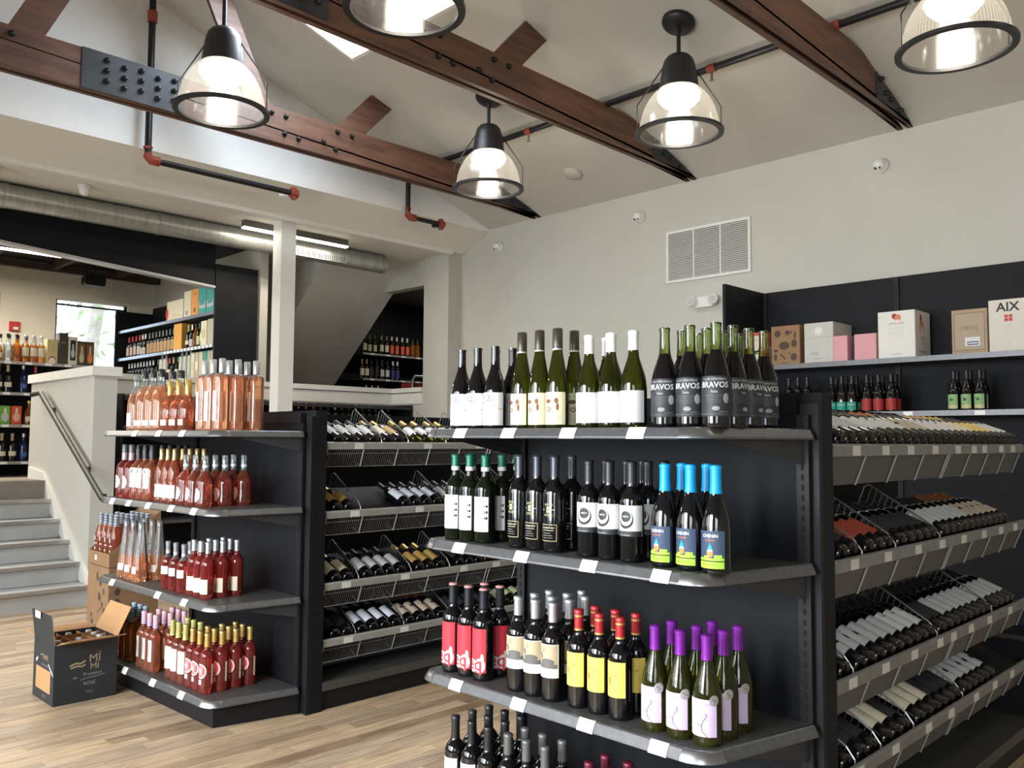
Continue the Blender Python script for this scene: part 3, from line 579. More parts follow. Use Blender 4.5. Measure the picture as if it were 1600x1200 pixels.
DEERB = C('art_dusk', (.46, .37, .24), .6); DEERG = C('art_deer', (.13, .125, .12), .6); PNKG = C('art_grapefruit', (.72, .06, .10), .55); TEAL = C('label_teal', (.02, .30, .22), .6); GRN = C('label_green', (.25, .42, .18), .6); KHAK = C('label_khaki', (.55, .50, .26), .6); AQUA = C('box_aqua', (.04, .36, .32), .6)
# ================================================================ END-CAP SHELVES
SZ = [1.487, 1.085, .612, .142]
LIPX = [(0, 0), (.007, 0), (.011, -.003), (.0235, -.026), (.0245, -.031), (.020, -.034), (0, -.034)]
def sweep(path, normals, z, mt, name, parent, sec=LIPX, smooth=False):
    m = MB(); k = len(sec); vs = []
    for p, n in zip(path, normals):
        for o, dz in sec: vs.append((p[0]+n[0]*o, p[1]+n[1]*o, z+dz))
    fs = [(i*k+j, (i+1)*k+j, (i+1)*k+j+1, i*k+j+1) for i in range(len(path)-1) for j in range(k-1)]+[tuple(range(k)), tuple((len(path)-1)*k+j for j in range(k))[::-1]]
    m.add(vs, fs); return m.build(name, mt, parent, smooth)
def unit2(a, b): d = Vector((b[0]-a[0], b[1]-a[1])).normalized(); return d
def endcap(name, label, FL, FR, BR, BL, tags, zs, top):
    t = empty(name, (0, 0, 0)); tag(t, label, 'shelf')
    x0, x1 = BL[0], BR[0]; yb = BR[1]
    MB().box(x0, x1-.045, yb, yb+.02, .0, top-.05).build('back_panel', BLACKP, t)
    MB().box(x0-.01, x1-.045, yb-.008, yb+.022, top-.05, top).build('top_rail', BLACK, t)
    slot = MB()
    for k in range(48): slot.box(-.004, .004, -.0021, -.0005, .06+k*.031, .078+k*.031)
    sm = slot.mesh('slots', mat('slot_dark', (.002, .002, .002), .9))
    for ux in (x0+.015, x1-.022):
        u = MB().box(ux-.02, ux+.02, yb-.018, yb-.001, 0, top-.055).build('upright', BLACK, t)
        s = link('slots', sm, u); s.location = (ux, yb-.018, 0)
    MB().prism([(FL[0]+.03, FL[1]+.035), (FR[0]-.03, FR[1]+.035), (BR[0]-.005, yb), (BL[0]+.005, yb)], 'z', 0, zs[-1]-.034).build('base', BLACK, t)
    def arc(P, A, B, r=.06, n=6):
        a = Vector(P)+unit2(P, A)*r; b = Vector(P)+unit2(P, B)*r
        return [(a*(1-s)**2+Vector(P)*2*s*(1-s)+b*s*s) for s in (i/n for i in range(n+1))]
    aL = arc(FL, BL, FR); aR = arc(FR, FL, BR)
    def nrm(a, b): d = unit2(a, b); return Vector((d.y, -d.x))       # outward when walking BL>FL>FR>BR
    for i, z in enumerate(zs):
        poly = [Vector(BL)]+aL+aR+[Vector(BR)]
        poly = [(p.x, min(p.y, yb-.02)) for p in poly]
        s = MB().prism(poly, 'z', z-.012, z).build('shelf', DECK, t)
        # little rows of perforations are part of the deck relief
        nl, nf, nr = nrm(BL, FL), nrm(FL, FR), nrm(FR, BR)
        B2 = Vector(BL)+unit2(BL, FL)*.02; B3 = Vector(BR)+unit2(BR, FR)*.02
        sweep([B2, aL[0]], [nl, nl], z, LIP, 'side_lip', s); sweep([aR[-1], B3], [nr, nr], z, LIP, 'side_lip', s)
        sweep([aL[-1], aR[0]], [nf, nf], z, LIP, 'front_lip', s)
        for arc_, n0, n1 in ((aL, nl, nf), (aR, nf, nr)):
            k = len(arc_); sweep(arc_, [(n0.lerp(n1, j/(k-1))).normalized() for j in range(k)], z+.001, CHROME, 'corner_cap', s, [(a+.002, b) for a, b in LIPX], True)
        if i < 3:
            for P, Q, sg in ((BL, FL, 1), (BR, FR, -1)):
                d = unit2(P, Q); n = Vector((-d.y, d.x))*sg*-1
                a = Vector(P)+d*.02; b = Vector(P)+d*.40; ins = Vector((.012*sg, 0)); th = Vector((.004*sg, 0))
                m = MB(); vs = []
                for o_ in (ins, ins+th): vs += [(a.x+o_.x, a.y, z-.013), (b.x+o_.x, b.y, z-.013), (b.x+o_.x, b.y, z-.03), (a.x+o_.x, a.y, z-.11)]
                m.add(vs, [(0, 1, 2, 3), (7, 6, 5, 4), (0, 4, 5, 1), (1, 5, 6, 2), (2, 6, 7, 3), (3, 7, 4, 0)]).build('bracket', mat('bracket_grey', (.05, .052, .056), .45, .4, var=.1), s)
        d = unit2(aL[-1], aR[0]); L = (aR[0]-aL[-1]).length
        for fr in tags[i]:
            p = aL[-1]+d*(L*fr); w2 = .031
            m = MB(); vs = []
            for sx in (-w2, w2):
                for o_, dz in ((.0095, .001), (.0135, -.0035), (.0195, -.0145), (.0255, -.0255), (.0268, -.033)): q = p+d*sx+nf*o_; vs.append((q.x, q.y, z+dz))
            m.add(vs, [(j, j+1, j+6, j+5) for j in range(4)]).build('price_tag', TAGM, s)
    return t
endcap('endcap_shelf', 'black end-cap shelf unit with four shelves of dark wines', (-2.47, 2.045), (-1.30, 2.045), (-1.20, 2.50), (-2.43, 2.50),
       [(.13, .36, .61, .86), (.13, .42, .69, .94), (.12, .41, .68, .93), (.2, .5, .8)], SZ, 1.585)
endcap('endcap_shelf', 'black end-cap shelf unit with four shelves of rose wines', (-5.50, 1.985), (-4.12, 2.03), (-4.05, 2.50), (-5.35, 2.50),
       [(.32, .56, .78), (.1, .28, .48, .70, .9), (.13, .6, .84), (.3, .58, .84)], SZ, 1.585)
# ================================================================ GONDOLAS WITH SLANTED RACKS
ANG = math.radians(21); TT = Vector((-math.cos(ANG), 0, math.sin(ANG))); NN = Vector((math.sin(ANG), 0, math.cos(ANG)))
RAILM2 = mat('price_rail', (.36, .36, .345), .45, .35, var=.08, scale=20)
PERF = mat('perforated_sheet', (.13, .133, .135), .5, .4, var=.25, scale=300)
def along(P, t, n): return P+TT*t+NN*n
def rack(g, xf, y0, y1, zr, tags, divs, style):
    P = Vector((xf, 0, zr)); L = y1-y0
    def quad(m, pts, a, b): m.add([(p.x, a, p.z) for p in pts]+[(p.x, b, p.z) for p in pts], [tuple(range(len(pts)))[::-1], tuple(range(len(pts), 2*len(pts)))]+[(i, (i+1) % len(pts), len(pts)+(i+1) % len(pts), len(pts)+i) for i in range(len(pts))])
    m = MB(); quad(m, [along(P, -.004, -.034), along(P, .37, -.034), along(P, .37, -.030), along(P, -.004, -.030)], y0, y1)
    for yy in (y0, y1-.004): quad(m, [along(P, .0, -.13), along(P, .37, -.06), along(P, .37, -.034), along(P, .0, -.034)], yy, yy+.004)
    r = m.build('rack_basket', BLACK, g)
    m = MB(); quad(m, [along(P, -.004, .004), along(P, -.004, -.002)+Vector((.006, 0, 0)), P+Vector((.008, 0, -.036)), P+Vector((0, 0, -.036)), along(P, .004, .004)], y0, y1); m.build('price_rail', RAILM2 if style == 'wire' else mat('price_rail_dark', (.24, .24, .235), .45, .35, var=.1, scale=20), r)
    if style == 'wire':
        m = MB(); n = int(L/.0135)
        for k in range(n+1):
            y = y0+.004+(L-.008)*k/n; a = along(P, -.002, -.03); b = along(P, -.002, -.14)
            m.add([(a.x-.0012, y-.0013, a.z), (a.x+.0012, y-.0013, a.z), (a.x, y+.0016, a.z), (b.x-.0012, y-.0013, b.z), (b.x+.0012, y-.0013, b.z), (b.x, y+.0016, b.z)], [(0, 1, 4, 3), (1, 2, 5, 4), (2, 0, 3, 5)])
        for nn_ in (-.062, -.14): p = along(P, -.003, nn_); m.tube([(p.x, y0, p.z), (p.x, y1, p.z)], .0022, 5)
        o = m.build('wire_grid', WIRE, r); o['kind'] = 'stuff'
    else:
        m = MB(); quad(m, [along(P, -.002, -.03), along(P, -.002, -.14), along(P, .001, -.14), along(P, .001, -.03)], y0, y1); m.build('perforated_panel', PERF, r)
    k = max(2, int(L/.24))
    for i in range(k+1):
        y = y0+.01+(L-.02)*i/k; m = MB(); m.tube([along(P, -.006, -.03)+Vector((0, y, 0)), along(P, -.006, -.14)+Vector((0, y, 0)), along(P, .06, -.135)+Vector((0, y, 0))], .004, 6); m.build('support_rod', WIRE if style == 'wire' else RAILM2, r)
    tm = MB().box(-.0, .0015, -.03, .03, -.034, -.002).mesh('price_tag', C('rail_tag', (.62, .61, .57), .6))
    for y in tags: o = link('price_tag', tm, r); o.location = (xf+.0085, y, zr)
    for y in divs:
        m = MB(); Yv = Vector((0, y, 0)); m.tube([along(P, .0, -.02)+Yv, along(P, .012, .012)+Yv, along(P, .05, .035)+Yv, along(P, .33, .085)+Yv, along(P, .345, .07)+Yv, along(P, .345, -.03)+Yv], .0032, 6)
        for j in range(12): tt = .05+.29*j/12; m.tube([along(P, tt, -.028)+Yv, along(P, tt, .036+(tt-.05)*.175)+Yv], .0016, 4)
        m.build('divider', WIRE, r)
    return r
def gondola(label, xf, xp, xc, y1, top, rails, segs, style, tagys, divs):
    g = empty('rack_gondola', (0, 0, 0)); tag(g, label, 'gondola')
    MB().box(xc-.02, xc+.02, 2.62, y1, 0, top).build('spine_panel', BLACKP, g)
    MB().box(2*xc-xp, xp, 2.53, 2.60, 0, top).build('end_panel', BLACKP, g)
    MB().box(xp-.06, xp, 2.505, 2.529, 0, top-.035).build('end_post', BLACK, g)
    MB().box(xp-.62, xp, y1, y1+.03, 0, .5).build('far_panel', BLACKP, g)
    MB().box(xc+.02, xp-.02, 2.60, y1, 0, .10).build('base_plinth', BLACK, g)
    MB().box(xc+.02, xf+.01, 2.60, y1, .10, .145).box(xf+.01, xf+.022, 2.60, y1, .105, .15).build('base_deck', DECK, g)
    for zr, tg, dv in zip(rails, tagys, divs):
        for (a, b) in segs: rack(g, xf, a, b, zr, [y for y in tg if a < y < b], [y for y in dv if a-.001 <= y <= b], style)
    return g
# ================================================================ PRODUCTS ON THE DARK-WINE END CAP
y0 = 2.108
bike = Product('wine_bottle', 'dark sloping bottle with white bicycle label on the top shelf', 'burgundy', G_BLK, [], (.012, .128, 88, WHT),
    [('l', [(-.022+.011*math.cos(a*.785), .10+.011*math.sin(a*.785)) for a in range(9)], .0018, INK), ('l', [(.016+.011*math.cos(a*.785), .10+.011*math.sin(a*.785)) for a in range(9)], .0018, BLUH), ('l', [(-.022, .10), (-.01, .115), (.008, .115), (.016, .10), (-.002, .10), (-.01, .115)], .0018, INK), ('l', [(.006, .120), (.016, .10)], .0018, INK), ('r', .045, .06, .068, .0705, REDI), ('t', 'GV', .007, 0, .03, GRY)], scale=.99)
grid(bike, [-2.36, -2.272, -2.184], [y0, y0+.09], SZ[0], 'on the end-cap top shelf', skip={(0, 1)}, rot=lambda i, j: 1.0 if j else 0)
rumi = Product('wine_bottle', 'tall flute bottle with cream animal label and bronze screw cap', 'flute', G_GRN, [(.262, .33, C('foil_bronzebrown', (.075, .065, .05), .35, .5)), (.258, .263, C('foil_ring', (.5, .5, .48), .4, .3))], (.012, .118, 72, C('label_ivory', (.76, .70, .46), .65)),
    [('e', -.015, .088, .012, .007, BRN), ('e', .016, .090, .007, .009, BRN), ('e', .020, .070, .005, .012, BRN), ('e', -.012, .062, .009, .008, BRN), ('e', -.012, .062, .005, .0045, CRM), ('r', -.03, .03, .026, .027, GRY), ('r', -.03, .03, .034, .035, GRY), ('r', -.03, .03, .106, .107, GRY)])
grid(rumi, [-2.05, -1.968, -1.886], [y0, y0+.085], SZ[0], 'on the end-cap top shelf', skip={(0, 1), (1, 1)}, rot=lambda i, j: .9 if j else (.15 if i == 2 else 0))
sanc = Product('wine_bottle', 'green sloping bottle with white capsule and wide white label', 'burgundy', G_GRN, [(.236, .297, WHF)], (.016, .112, 84, WHT),
    [('t', 'SANCERRE', .0085, 0, .068, GRY), ('e', -.018, .100, .004, .003, GRY), ('r', -.02, .02, .056, .0565, GRY), ('r', -.016, .016, .05, .0504, GRY), ('e', -.016, .03, .002, .0025, GRY)], scale=1.0)
grid(sanc, [-1.752, -1.664, -1.576], [y0, y0+.09], SZ[0], 'on the end-cap top shelf', skip={(1, 1), (2, 1)})
brav = Product('wine_bottle', 'sloping bottle with green glass neck and dark chalk-lettered label', 'burgundy', G_BLK, [], (.03, .142, 100, CH),
    [('t', 'A LOS VIÑATEROS', .0085, 0, .133, LGRY), ('t', 'BRAVOS', .0225, 0, .117, WHT, .0004, WHT), ('t', 'Itata', .011, 0, .099, LGRY), ('r', -.028, .028, .088, .0885, GRY), ('r', -.026, .02, .082, .0824, GRY), ('r', -.026, .022, .076, .0764, GRY), ('r', -.024, .018, .07, .0704, GRY), ('e', .004, .052, .011, .006, GRY), ('e', .034, .08, .009, .014, GRY), ('r', .012, .04, .042, .043, GRY), ('r', -.062, .062, .036, .0366, GRY)], gl2=G_GRC, fill=.222)
grid(brav, [-1.462, -1.375, -1.288], [y0, y0+.09, y0+.18, y0+.27], SZ[0], 'on the end-cap top shelf', skip={(0, 3)}, rot=lambda i, j: .3 if j == 0 else (1.25 if j < 3 else .6))
grn = Product('wine_bottle', 'square-shouldered bottle with green capsule and white ruled label', 'bordeaux', G_DKG, [(.258, .30, GRNF), (.244, .258, WHT)], (.04, .158, 62, WHT),
    [('r', .026, .038, .122, .13, INK), ('r', .026, .038, .102, .110, INK), ('r', .026, .038, .082, .090, INK)]+[('r', -.03, random.uniform(0, .016), v_, v_+.0005, LGRY) for v_ in (.15, .143, .136, .128, .118, .11, .1, .09, .076, .066)], scale=1.03)
grid(grn, [-2.388, -2.308, -2.228], [y0, y0+.082, y0+.164], SZ[1], 'on the end-cap second shelf', skip={(0, 2), (1, 2)})
smith = Product('wine_bottle', 'black bottle printed in gold letters with a framed text box', 'bordeaux', G_BLK, [(.235, .30, C('foil_steel', (.05, .055, .065), .3, .5))], None,
    [('t', 'SMITH', .0105, .002, .148, KHAK), ('t', 'HOOK', .0105, .002, .116, KHAK), ('r', -.005, .007, .124, .142, KHAK), ('t', '&', .014, .001, .133, INK), ('r', .013, .024, .132, .1335, LGRY), ('r', -.024, -.013, .132, .1335, LGRY),
     ('r', -.03, .03, .086, .0875, KHAK), ('r', -.03, .03, .036, .0375, KHAK), ('r', -.03, -.0285, .036, .0875, KHAK), ('r', .0285, .03, .036, .0875, KHAK), ('t', 'PROPRIETARY', .0075, 0, .077, CRM), ('t', 'RED WINE BLEND', .005, 0, .069, CRM), ('r', -.018, .01, .06, .0608, LGRY), ('r', -.02, .016, .053, .0538, LGRY), ('r', -.02, .018, .046, .0466, LGRY)], scale=1.04)
grid(smith, [-2.058, -1.976, -1.896], [y0, y0+.084], SZ[1], 'on the end-cap second shelf', skip={(0, 1)})
nero = Product('wine_bottle', 'slim dark bottle with white label of a black disc', 'bordeaux', G_BLK, [(.235, .30, BLKF)], (.078, .170, 92, WHT),
    [('e', .004, .128, .025, .027, INK), ('e', .004, .132, .0215, .0225, WHT), ('e', .0045, .137, .0165, .0165, CH), ('t', 'NERO', .0085, .0045, .137, WHT), ('r', -.058, .058, .078, .094, CH), ('t', '1.0', .006, -.012, .089, LGRY), ('r', -.02, .02, .0815, .083, LGRY), ('r', -.035, -.028, .148, .15, ORG)])
grid(nero, [-1.752, -1.668, -1.584], [y0, y0+.085, y0+.17], SZ[1], 'on the end-cap second shelf', skip={(0, 2)})
chen = Product('wine_bottle', 'dark bottle with bright blue capsule and blue gnome label', 'burgundy', G_BLK, [(.218, .297, CYAN)], (.016, .118, 58, NAVY),
    [('t', 'CHENIN', .0125, 0, .104, WHT, .0003, WHT), ('t', 'du Jardin', .0085, 0, .093, ORG), ('t', '2016', .004, 0, .1135, TEAL), ('p', [(-.008, .066), (.008, .066), (.001, .086)], BLUH), ('e', 0, .057, .009, .011, ORG), ('e', 0, .064, .0085, .003, WHT), ('r', -.0035, -.001, .059, .061, INK), ('r', .001, .0035, .059, .061, INK), ('r', -.0405, .0405, .036, .044, LIME), ('r', .012, .034, .043, .053, LIME), ('e', -.012, .046, .008, .005, LIME), ('r', -.0405, .0405, .0345, .0375, INK), ('r', -.0405, .0405, .016, .0345, LIME), ('t', 'LACOUBAT', .0085, .0, .0255, C('ink_green', (.05, .2, .02), .6))])
grid(chen, [-1.463, -1.378, -1.293], [y0, y0+.09], SZ[1], 'on the end-cap second shelf', skip={(2, 1)})
redl = Product('wine_bottle', 'dark bottle with tall red label and white lettering', 'bordeaux', G_BLK, [(.235, .2965, C('foil_blueblack', (.02, .022, .028), .35, .4)), (.2955, .30, C('foil_pinkring', (.6, .25, .22), .4))], (.028, .172, 62, REDL),
    [('r', -.018, .018, .139, .1397, REDI), ('r', -.018, -.0173, .139, .165, REDI), ('r', -.006, -.0053, .139, .165, REDI), ('r', .006, .0067, .139, .165, REDI), ('r', .0173, .018, .139, .165, REDI), ('e', -.012, .05, .027, .021, WHT), ('e', .02, .052, .019, .024, WHT), ('e', .028, .075, .006, .016, WHT), ('t', 'eq', .062, -.002, .056, REDL, .001, REDL), ('r', -.02, .03, .031, .033, REDL)], scale=1.04)
grid(redl, [-2.392, -2.312, -2.232], [y0, y0+.08], SZ[2], 'on the end-cap third shelf', skip={(0, 1)}, rot=lambda i, j: .5 if j else 0)
deer = Product('wine_bottle', 'dark bottle with silver screw cap and stag picture label', 'bordeaux', G_BLK, [(.24, .30, SILV)], (.074, .1765, 72, WHT),
    [('r', -.044, .044, .103, .174, DEERB), ('r', -.044, .044, .103, .116, DEERG), ('e', .010, .122, .024, .011, DEERG), ('p', [(-.014, .118), (-.002, .13), (-.012, .146), (-.018, .144)], DEERG), ('e', -.019, .144, .007, .0038, DEERG), ('l', [(-.015, .146), (-.024, .156), (-.025, .168)], .0015, DEERG), ('l', [(-.024, .156), (-.032, .161)], .0013, DEERG), ('l', [(-.013, .146), (-.004, .156), (-.003, .169)], .0015, DEERG), ('l', [(-.004, .156), (.004, .162)], .0013, DEERG), ('t', 'AP', .008, .016, .088, LGRY)], scale=1.03)
grid(deer, [-2.062, -1.982, -1.902], [y0, y0+.08, y0+.16, y0+.24], SZ[2], 'on the end-cap third shelf', skip={(0, 3), (2, 3)}, rot=lambda i, j: 0 if j == 0 else 1.2)
tour = Product('wine_bottle', 'dark bottle with red and gold capsule and yellow label', 'bordeaux', G_BLK, [(.238, .30, REDF), (.236, .242, GOLD), (.278, .284, GOLD)], (.068, .172, 66, YLW),
    [('t', 'CHATEAU', .0075, -.004, .146, TAN), ('t', 'LA TOUR', .0105, -.002, .134, BRN), ('r', -.018, -.006, .104, .124, REDI), ('r', -.0145, -.0095, .104, .111, YLW), ('e', -.012, .117, .002, .002, YLW), ('r', -.03, .026, .078, .0785, TAN)])
grid(tour, [-1.80, -1.718, -1.636], [y0+.01, y0+.09], SZ[2], 'on the end-cap third shelf', rot=lambda i, j: .2 if j else 0)
purp = Product('wine_bottle', 'sloping green bottle with purple capsule and lavender label', 'burgundy', G_YEL, [(.228, .297, PURF)], (.028, .128, 62, LAV),
    [('r', -.034, .03, .115, .1163, C('ink_violet', (.30, .22, .42), .6)), ('r', -.034, .02, .109, .1102, GRY), ('l', [(-.012, .062), (.002, .056), (.006, .07), (.014, .08)], .0016, INK), ('l', [(.002, .056), (.004, .042), (.014, .034)], .0016, INK), ('e', .015, .086, .003, .006, C('ink_violet', (.3, .2, .4), .6)), ('r', -.02, .01, .044, .045, GRY), ('e', .016, .030, .002, .002, REDI)], extra=[('medal', [('e', .038, .126, .014, .0145, C('medal_silver', (.42, .42, .42), .4, .6)), ('l', [(.030, .131), (.046, .121)], .0012, INK)])], gl2=G_CLR, fill=.24)
grid(purp, [-1.507, -1.42, -1.333], [y0+.01, y0+.095, y0+.18], SZ[2], 'on the end-cap third shelf', skip={(0, 2)})
blk4 = Product('wine_bottle', 'black capsuled bottle with plain white label on the lowest shelf', 'bordeaux', G_BLK, [(.225, .30, BLKF)], (.04, .165, 62, WHT), [('r', -.02, .02, .1, .101, LGRY)], scale=1.03)
grid(blk4, [-2.385, -2.30, -2.215], [y0+.01, y0+.093, y0+.176], SZ[3], 'on the end-cap lowest shelf')
gry4 = Product('wine_bottle', 'dark bottle with grey screw cap on the lowest shelf', 'bordeaux', G_BLK, [(.235, .30, GRYF)], (.05, .14, 60, LGRY), scale=1.03)
grid(gry4, [-2.115, -2.03, -1.945], [y0+.01, y0+.093], SZ[3], 'on the end-cap lowest shelf')
mar4 = Product('wine_bottle', 'dark bottle with maroon capsule on the lowest shelf', 'bordeaux', G_BLK, [(.235, .30, MARF)], (.05, .14, 60, CRM), scale=1.03)
grid(mar4, [-1.76, -1.67], [y0+.01, y0+.093], SZ[3], 'on the end-cap lowest shelf')
# ================================================================ ROSE END CAP
pb = Product('rose_bottle', 'pale rose bottle with pink label at the shelf end', 'magnum', G_ROSE, [(.29, .36, G_CLR)], (.03, .115, 34, PALE), gl2=G_CLR, fill=.24, scale=.94)
pb.put((-5.33, 2.10, SZ[0]), 'pale rose magnum with pink label at the outer end of the top shelf', 'rose bottles on the top shelf')
sw_ = Product('rose_bottle', 'rose magnum with black capsule and swooping neck seal', 'magnum', G_ROSE, [(.315, .36, BLKF)], (.03, .062, 50, C('label_peach', (.86, .70, .58), .6)), gl2=G_CLR, fill=.262,
    extra=[('neck_seal', [('e', .0, .222, .026, .014, ORG), ('e', .004, .226, .019, .010, PALE), ('e', .006, .226, .013, .007, C('seal_red', (.5, .12, .06), .5))]), ('capsule_badge', [('e', 0, .338, .006, .008, SILV)])])
grid(sw_, [-5.215, -5.10, -4.985], [2.105, 2.225], SZ[0], 'on the rose top shelf')
gd = Product('rose_bottle', 'round rose bottle with gold capsule and oval emblem', 'crystal', G_ROSE2, [(.205, .286, GOLD)], (.03, .062, 40, PALE),
    extra=[('emblem', [('e', .0, .098, .011, .015, C('emblem_pewter', (.20, .19, .19), .3, .6)), ('e', 0, .098, .007, .010, SILV)]), ('neck_seal', [('e', 0, .160, .02, .010, ORG), ('e', .002, .163, .014, .007, G_ROSE2)])])
grid(gd, [-4.86, -4.745, -4.63], [2.105, 2.215], SZ[0], 'on the rose top shelf')
tc_ = Product('rose_bottle', 'tall straight rose bottle with silver capsule and narrow label', 'tallcyl', G_ROSE, [(.303, .375, SILV)], (.05, .205, 26, C('label_pinkwhite', (.86, .76, .74), .6)), [('r', .019, .0215, .05, .205, C('ink_plum', (.10, .05, .12), .6)), ('tv', 'ROSE', .012, -.004, .13, GRY)], gl2=G_CLR, fill=.285)
grid(tc_, [-4.41, -4.313, -4.216], [2.095, 2.185, 2.29], SZ[0], 'on the rose top shelf', skip={(0, 1)})
rm = Product('rose_bottle', 'round-shouldered magnum with patterned capsule and circular cream label', 'magsmall', G_ROSE3, [(.225, .318, C('foil_pattern', (.45, .36, .38), .5, .2)), (.27, .318, GRYF)], None, [('e', 0, .095, .034, .040, CRM), ('e', 0, .095, .008, .010, GRY)]+[('e', .024*math.cos(a), .095+.029*math.sin(a), .0025, .003, GRY) for a in (0, 1.05, 2.1, 3.14, 4.2, 5.25)]) 
grid(rm, [-5.41, -5.31], [2.075, 2.175], SZ[1], 'on the rose second shelf')
aix = Product('rose_bottle', 'rose magnum with tall white lettered label and black capsule', 'magsmall', G_ROSE2, [(.235, .318, BLKF)], (.07, .185, 48, WHT), [('t', 'AIX', .030, 0, .165, INK, .0006, INK), ('r', -.004, .004, .095, .107, C('seal_crimson', (.5, .05, .04), .6))], extra=[('capsule_print', [('tv', 'AIX', .018, 0, .275, WHT)])])
grid(aix, [-5.20, -5.10, -5.0], [2.075, 2.175, 2.275], SZ[1], 'on the rose second shelf')
gc2 = Product('rose_bottle', 'shapely rose bottle with bronze gold capsule and white square label', 'provence', G_ROSE2, [(.238, .30, GOLD2)], (.028, .10, 64, WHT), [('r', -.024, .024, .066, .067, LGRY), ('r', -.012, .012, .045, .058, LGRY), ('r', -.010, .010, .046, .057, WHT)])
grid(gc2, [-4.895, -4.81, -4.725], [2.085, 2.17, 2.255], SZ[1], 'on the rose second shelf')
bell = Product('rose_bottle', 'skittle-shaped rose bottle with glass stopper and half-moon label', 'skittle', G_ROSE4, [(.215, .27, G_CLR), (.205, .22, CLRF)], None, [('e', -.006, .063, .030, .036, WHT)], gl2=G_CLR, fill=.185, lod=20)
grid(bell, [-4.60, -4.485, -4.37], [2.095, 2.205, 2.315], SZ[1], 'on the rose second shelf', skip={(0, 1), (0, 2)})
cone = Product('rose_bottle', 'tall conical rose bottle of clear glass with small square label', 'cone', G_ROSE, [(.30, .34, G_CLR)], (.045, .085, 28, WHT), [('r', -.012, .012, .064, .0645, LGRY)], gl2=G_CLR, fill=.14)
grid(cone, [-5.345, -5.235, -5.125], [2.075, 2.185], SZ[2], 'on the rose third shelf', rot=lambda i, j: .25)
crown = Product('rose_bottle', 'clear shouldered bottle of red rose with grey crown stopper', 'liqueur', G_ROSE3, [(.225, .245, LGRY), (.245, .302, C('stopper_grey', (.26, .27, .29), .4, .4))], (.095, .145, 62, C('label_lilac', (.78, .74, .82), .6)), [('r', -.02, .02, .128, .129, GRY), ('r', -.018, .018, .115, .1155, GRY)], gl2=G_CLR, fill=.205, scale=.86)
grid(crown, [-4.775, -4.675, -4.575], [2.085, 2.165], SZ[2], 'on the rose third shelf', skip={(0, 1)})
slv = Product('rose_bottle', 'red rose bottle with silver capsule and cream corner label', 'bordeaux', G_ROSE3, [(.24, .30, SILV)], (.028, .105, 62, CRM), [('r', -.038, -.006, .085, .122, C('label_copper', (.55, .27, .17), .55)), ('r', -.02, .01, .07, .0706, GRY)], scale=.97)
grid(slv, [-4.485, -4.405, -4.325], [2.10, 2.182, 2.264], SZ[2], 'on the rose third shelf', rot=lambda i, j: .1)
stp = Product('rose_bottle', 'amber rose bottle with sky blue and navy striped capsule', 'bordeaux', G_AMB, [(.222, .30, STRB)]+[(z, z+.006, NAV2) for z in (.226, .240, .254, .268)], (.05, .155, 16, TAN))
grid(stp, [-5.38, -5.30, -5.22], [2.07, 2.152], SZ[3], 'on the rose bottom shelf')
pnk = Product('rose_bottle', 'rose bottle with pink to white capsule and narrow vertical label', 'bordeaux', G_ROSE2, [(.232, .30, PINK2), (.255, .30, PINK1)], (.058, .172, 30, WHT), [('tv', 'STUDIO', .018, 0, .118, INK)], scale=1.03)
grid(pnk, [-5.03, -4.95, -4.87], [2.07, 2.152, 2.234], SZ[3], 'on the rose bottom shelf')
lim = Product('rose_bottle', 'red rose bottle with lime capsule and torn-edge cream label', 'bordeaux', G_ROSE4, [(.222, .30, LIMF)], (.055, .168, 58, C('label_parchment', (.76, .70, .55), .7)), [('p', [(-.03, .168), (-.018, .176), (-.005, .167), (.012, .174), (.03, .166), (.03, .16), (-.03, .16)], C('label_parchment', (.76, .70, .55), .7)), ('r', -.024, .02, .11, .1106, TAN), ('r', -.024, .016, .1, .1006, TAN)], scale=1.03)
grid(lim, [-4.685, -4.605, -4.525], [2.085, 2.167], SZ[3], 'on the rose bottom shelf')
grp = Product('rose_bottle', 'red rose bottle with gold capsule and grapefruit slice label', 'bordeaux', G_ROSE3, [(.232, .30, GOLD)], None,
    [('e', .004, .115, .036, .038, PALE), ('e', .002, .115, .031, .033, PNKG)]+[('l', [(.002, .115), (.002+.03*math.cos(a), .115+.032*math.sin(a))], .0018, PALE) for a in (0, .785, 1.57, 2.36, 3.14, 3.93, 4.71, 5.5)]+[('e', .002, .115, .010, .011, PALE), ('r', -.010, .014, .048, .072, WHT), ('r', .066, .076, .05, .15, CRM)])
grid(grp, [-4.445, -4.365, -4.285], [2.09, 2.17, 2.25, 2.33], SZ[3], 'on the rose bottom shelf')
# ================================================================ GONDOLAS AND THEIR LYING BOTTLES
seqL = [[('white', 4), .02, ('cream', 1), ('amber', 1), .05, ('straw', 3), .02, ('straw', 2), .1, ('white', 4)],
        [('amber', 2), .32, ('blue', 4), .03, ('grey', 4), .05, ('plain', 3), .05, ('white', 3)],
        [('cream', 2), .05, ('grey', 4), .06, ('amber', 3), .08, ('plain', 5), .1, ('cream', 3)],
        [('plain', 2), .02, ('blue', 4), .02, ('brown', 4), .06, ('plain', 5), .02, ('green', 5)]]
seqR = [[('grey', 4), ('white', 5), ('brown', 3), ('white', 4), ('cream', 3), ('yellow', 3), ('white', 3)],
        [('white', 1), ('plain', 1), .05, ('red', 3), .04, ('plain', 5), .05, ('grey', 6), ('brown', 5)],
        [('plain', 1), .04, ('square', 3), ('grey', 3), ('white', 3), .04, ('plain', 2), ('grey', 6), .03, ('grey', 4)],
        [('plain', 1), .04, ('plain', 2), .05, ('cream', 2), ('plain', 1), .06, ('cream', 3), ('plain', 3), .04, ('square', 5)]]
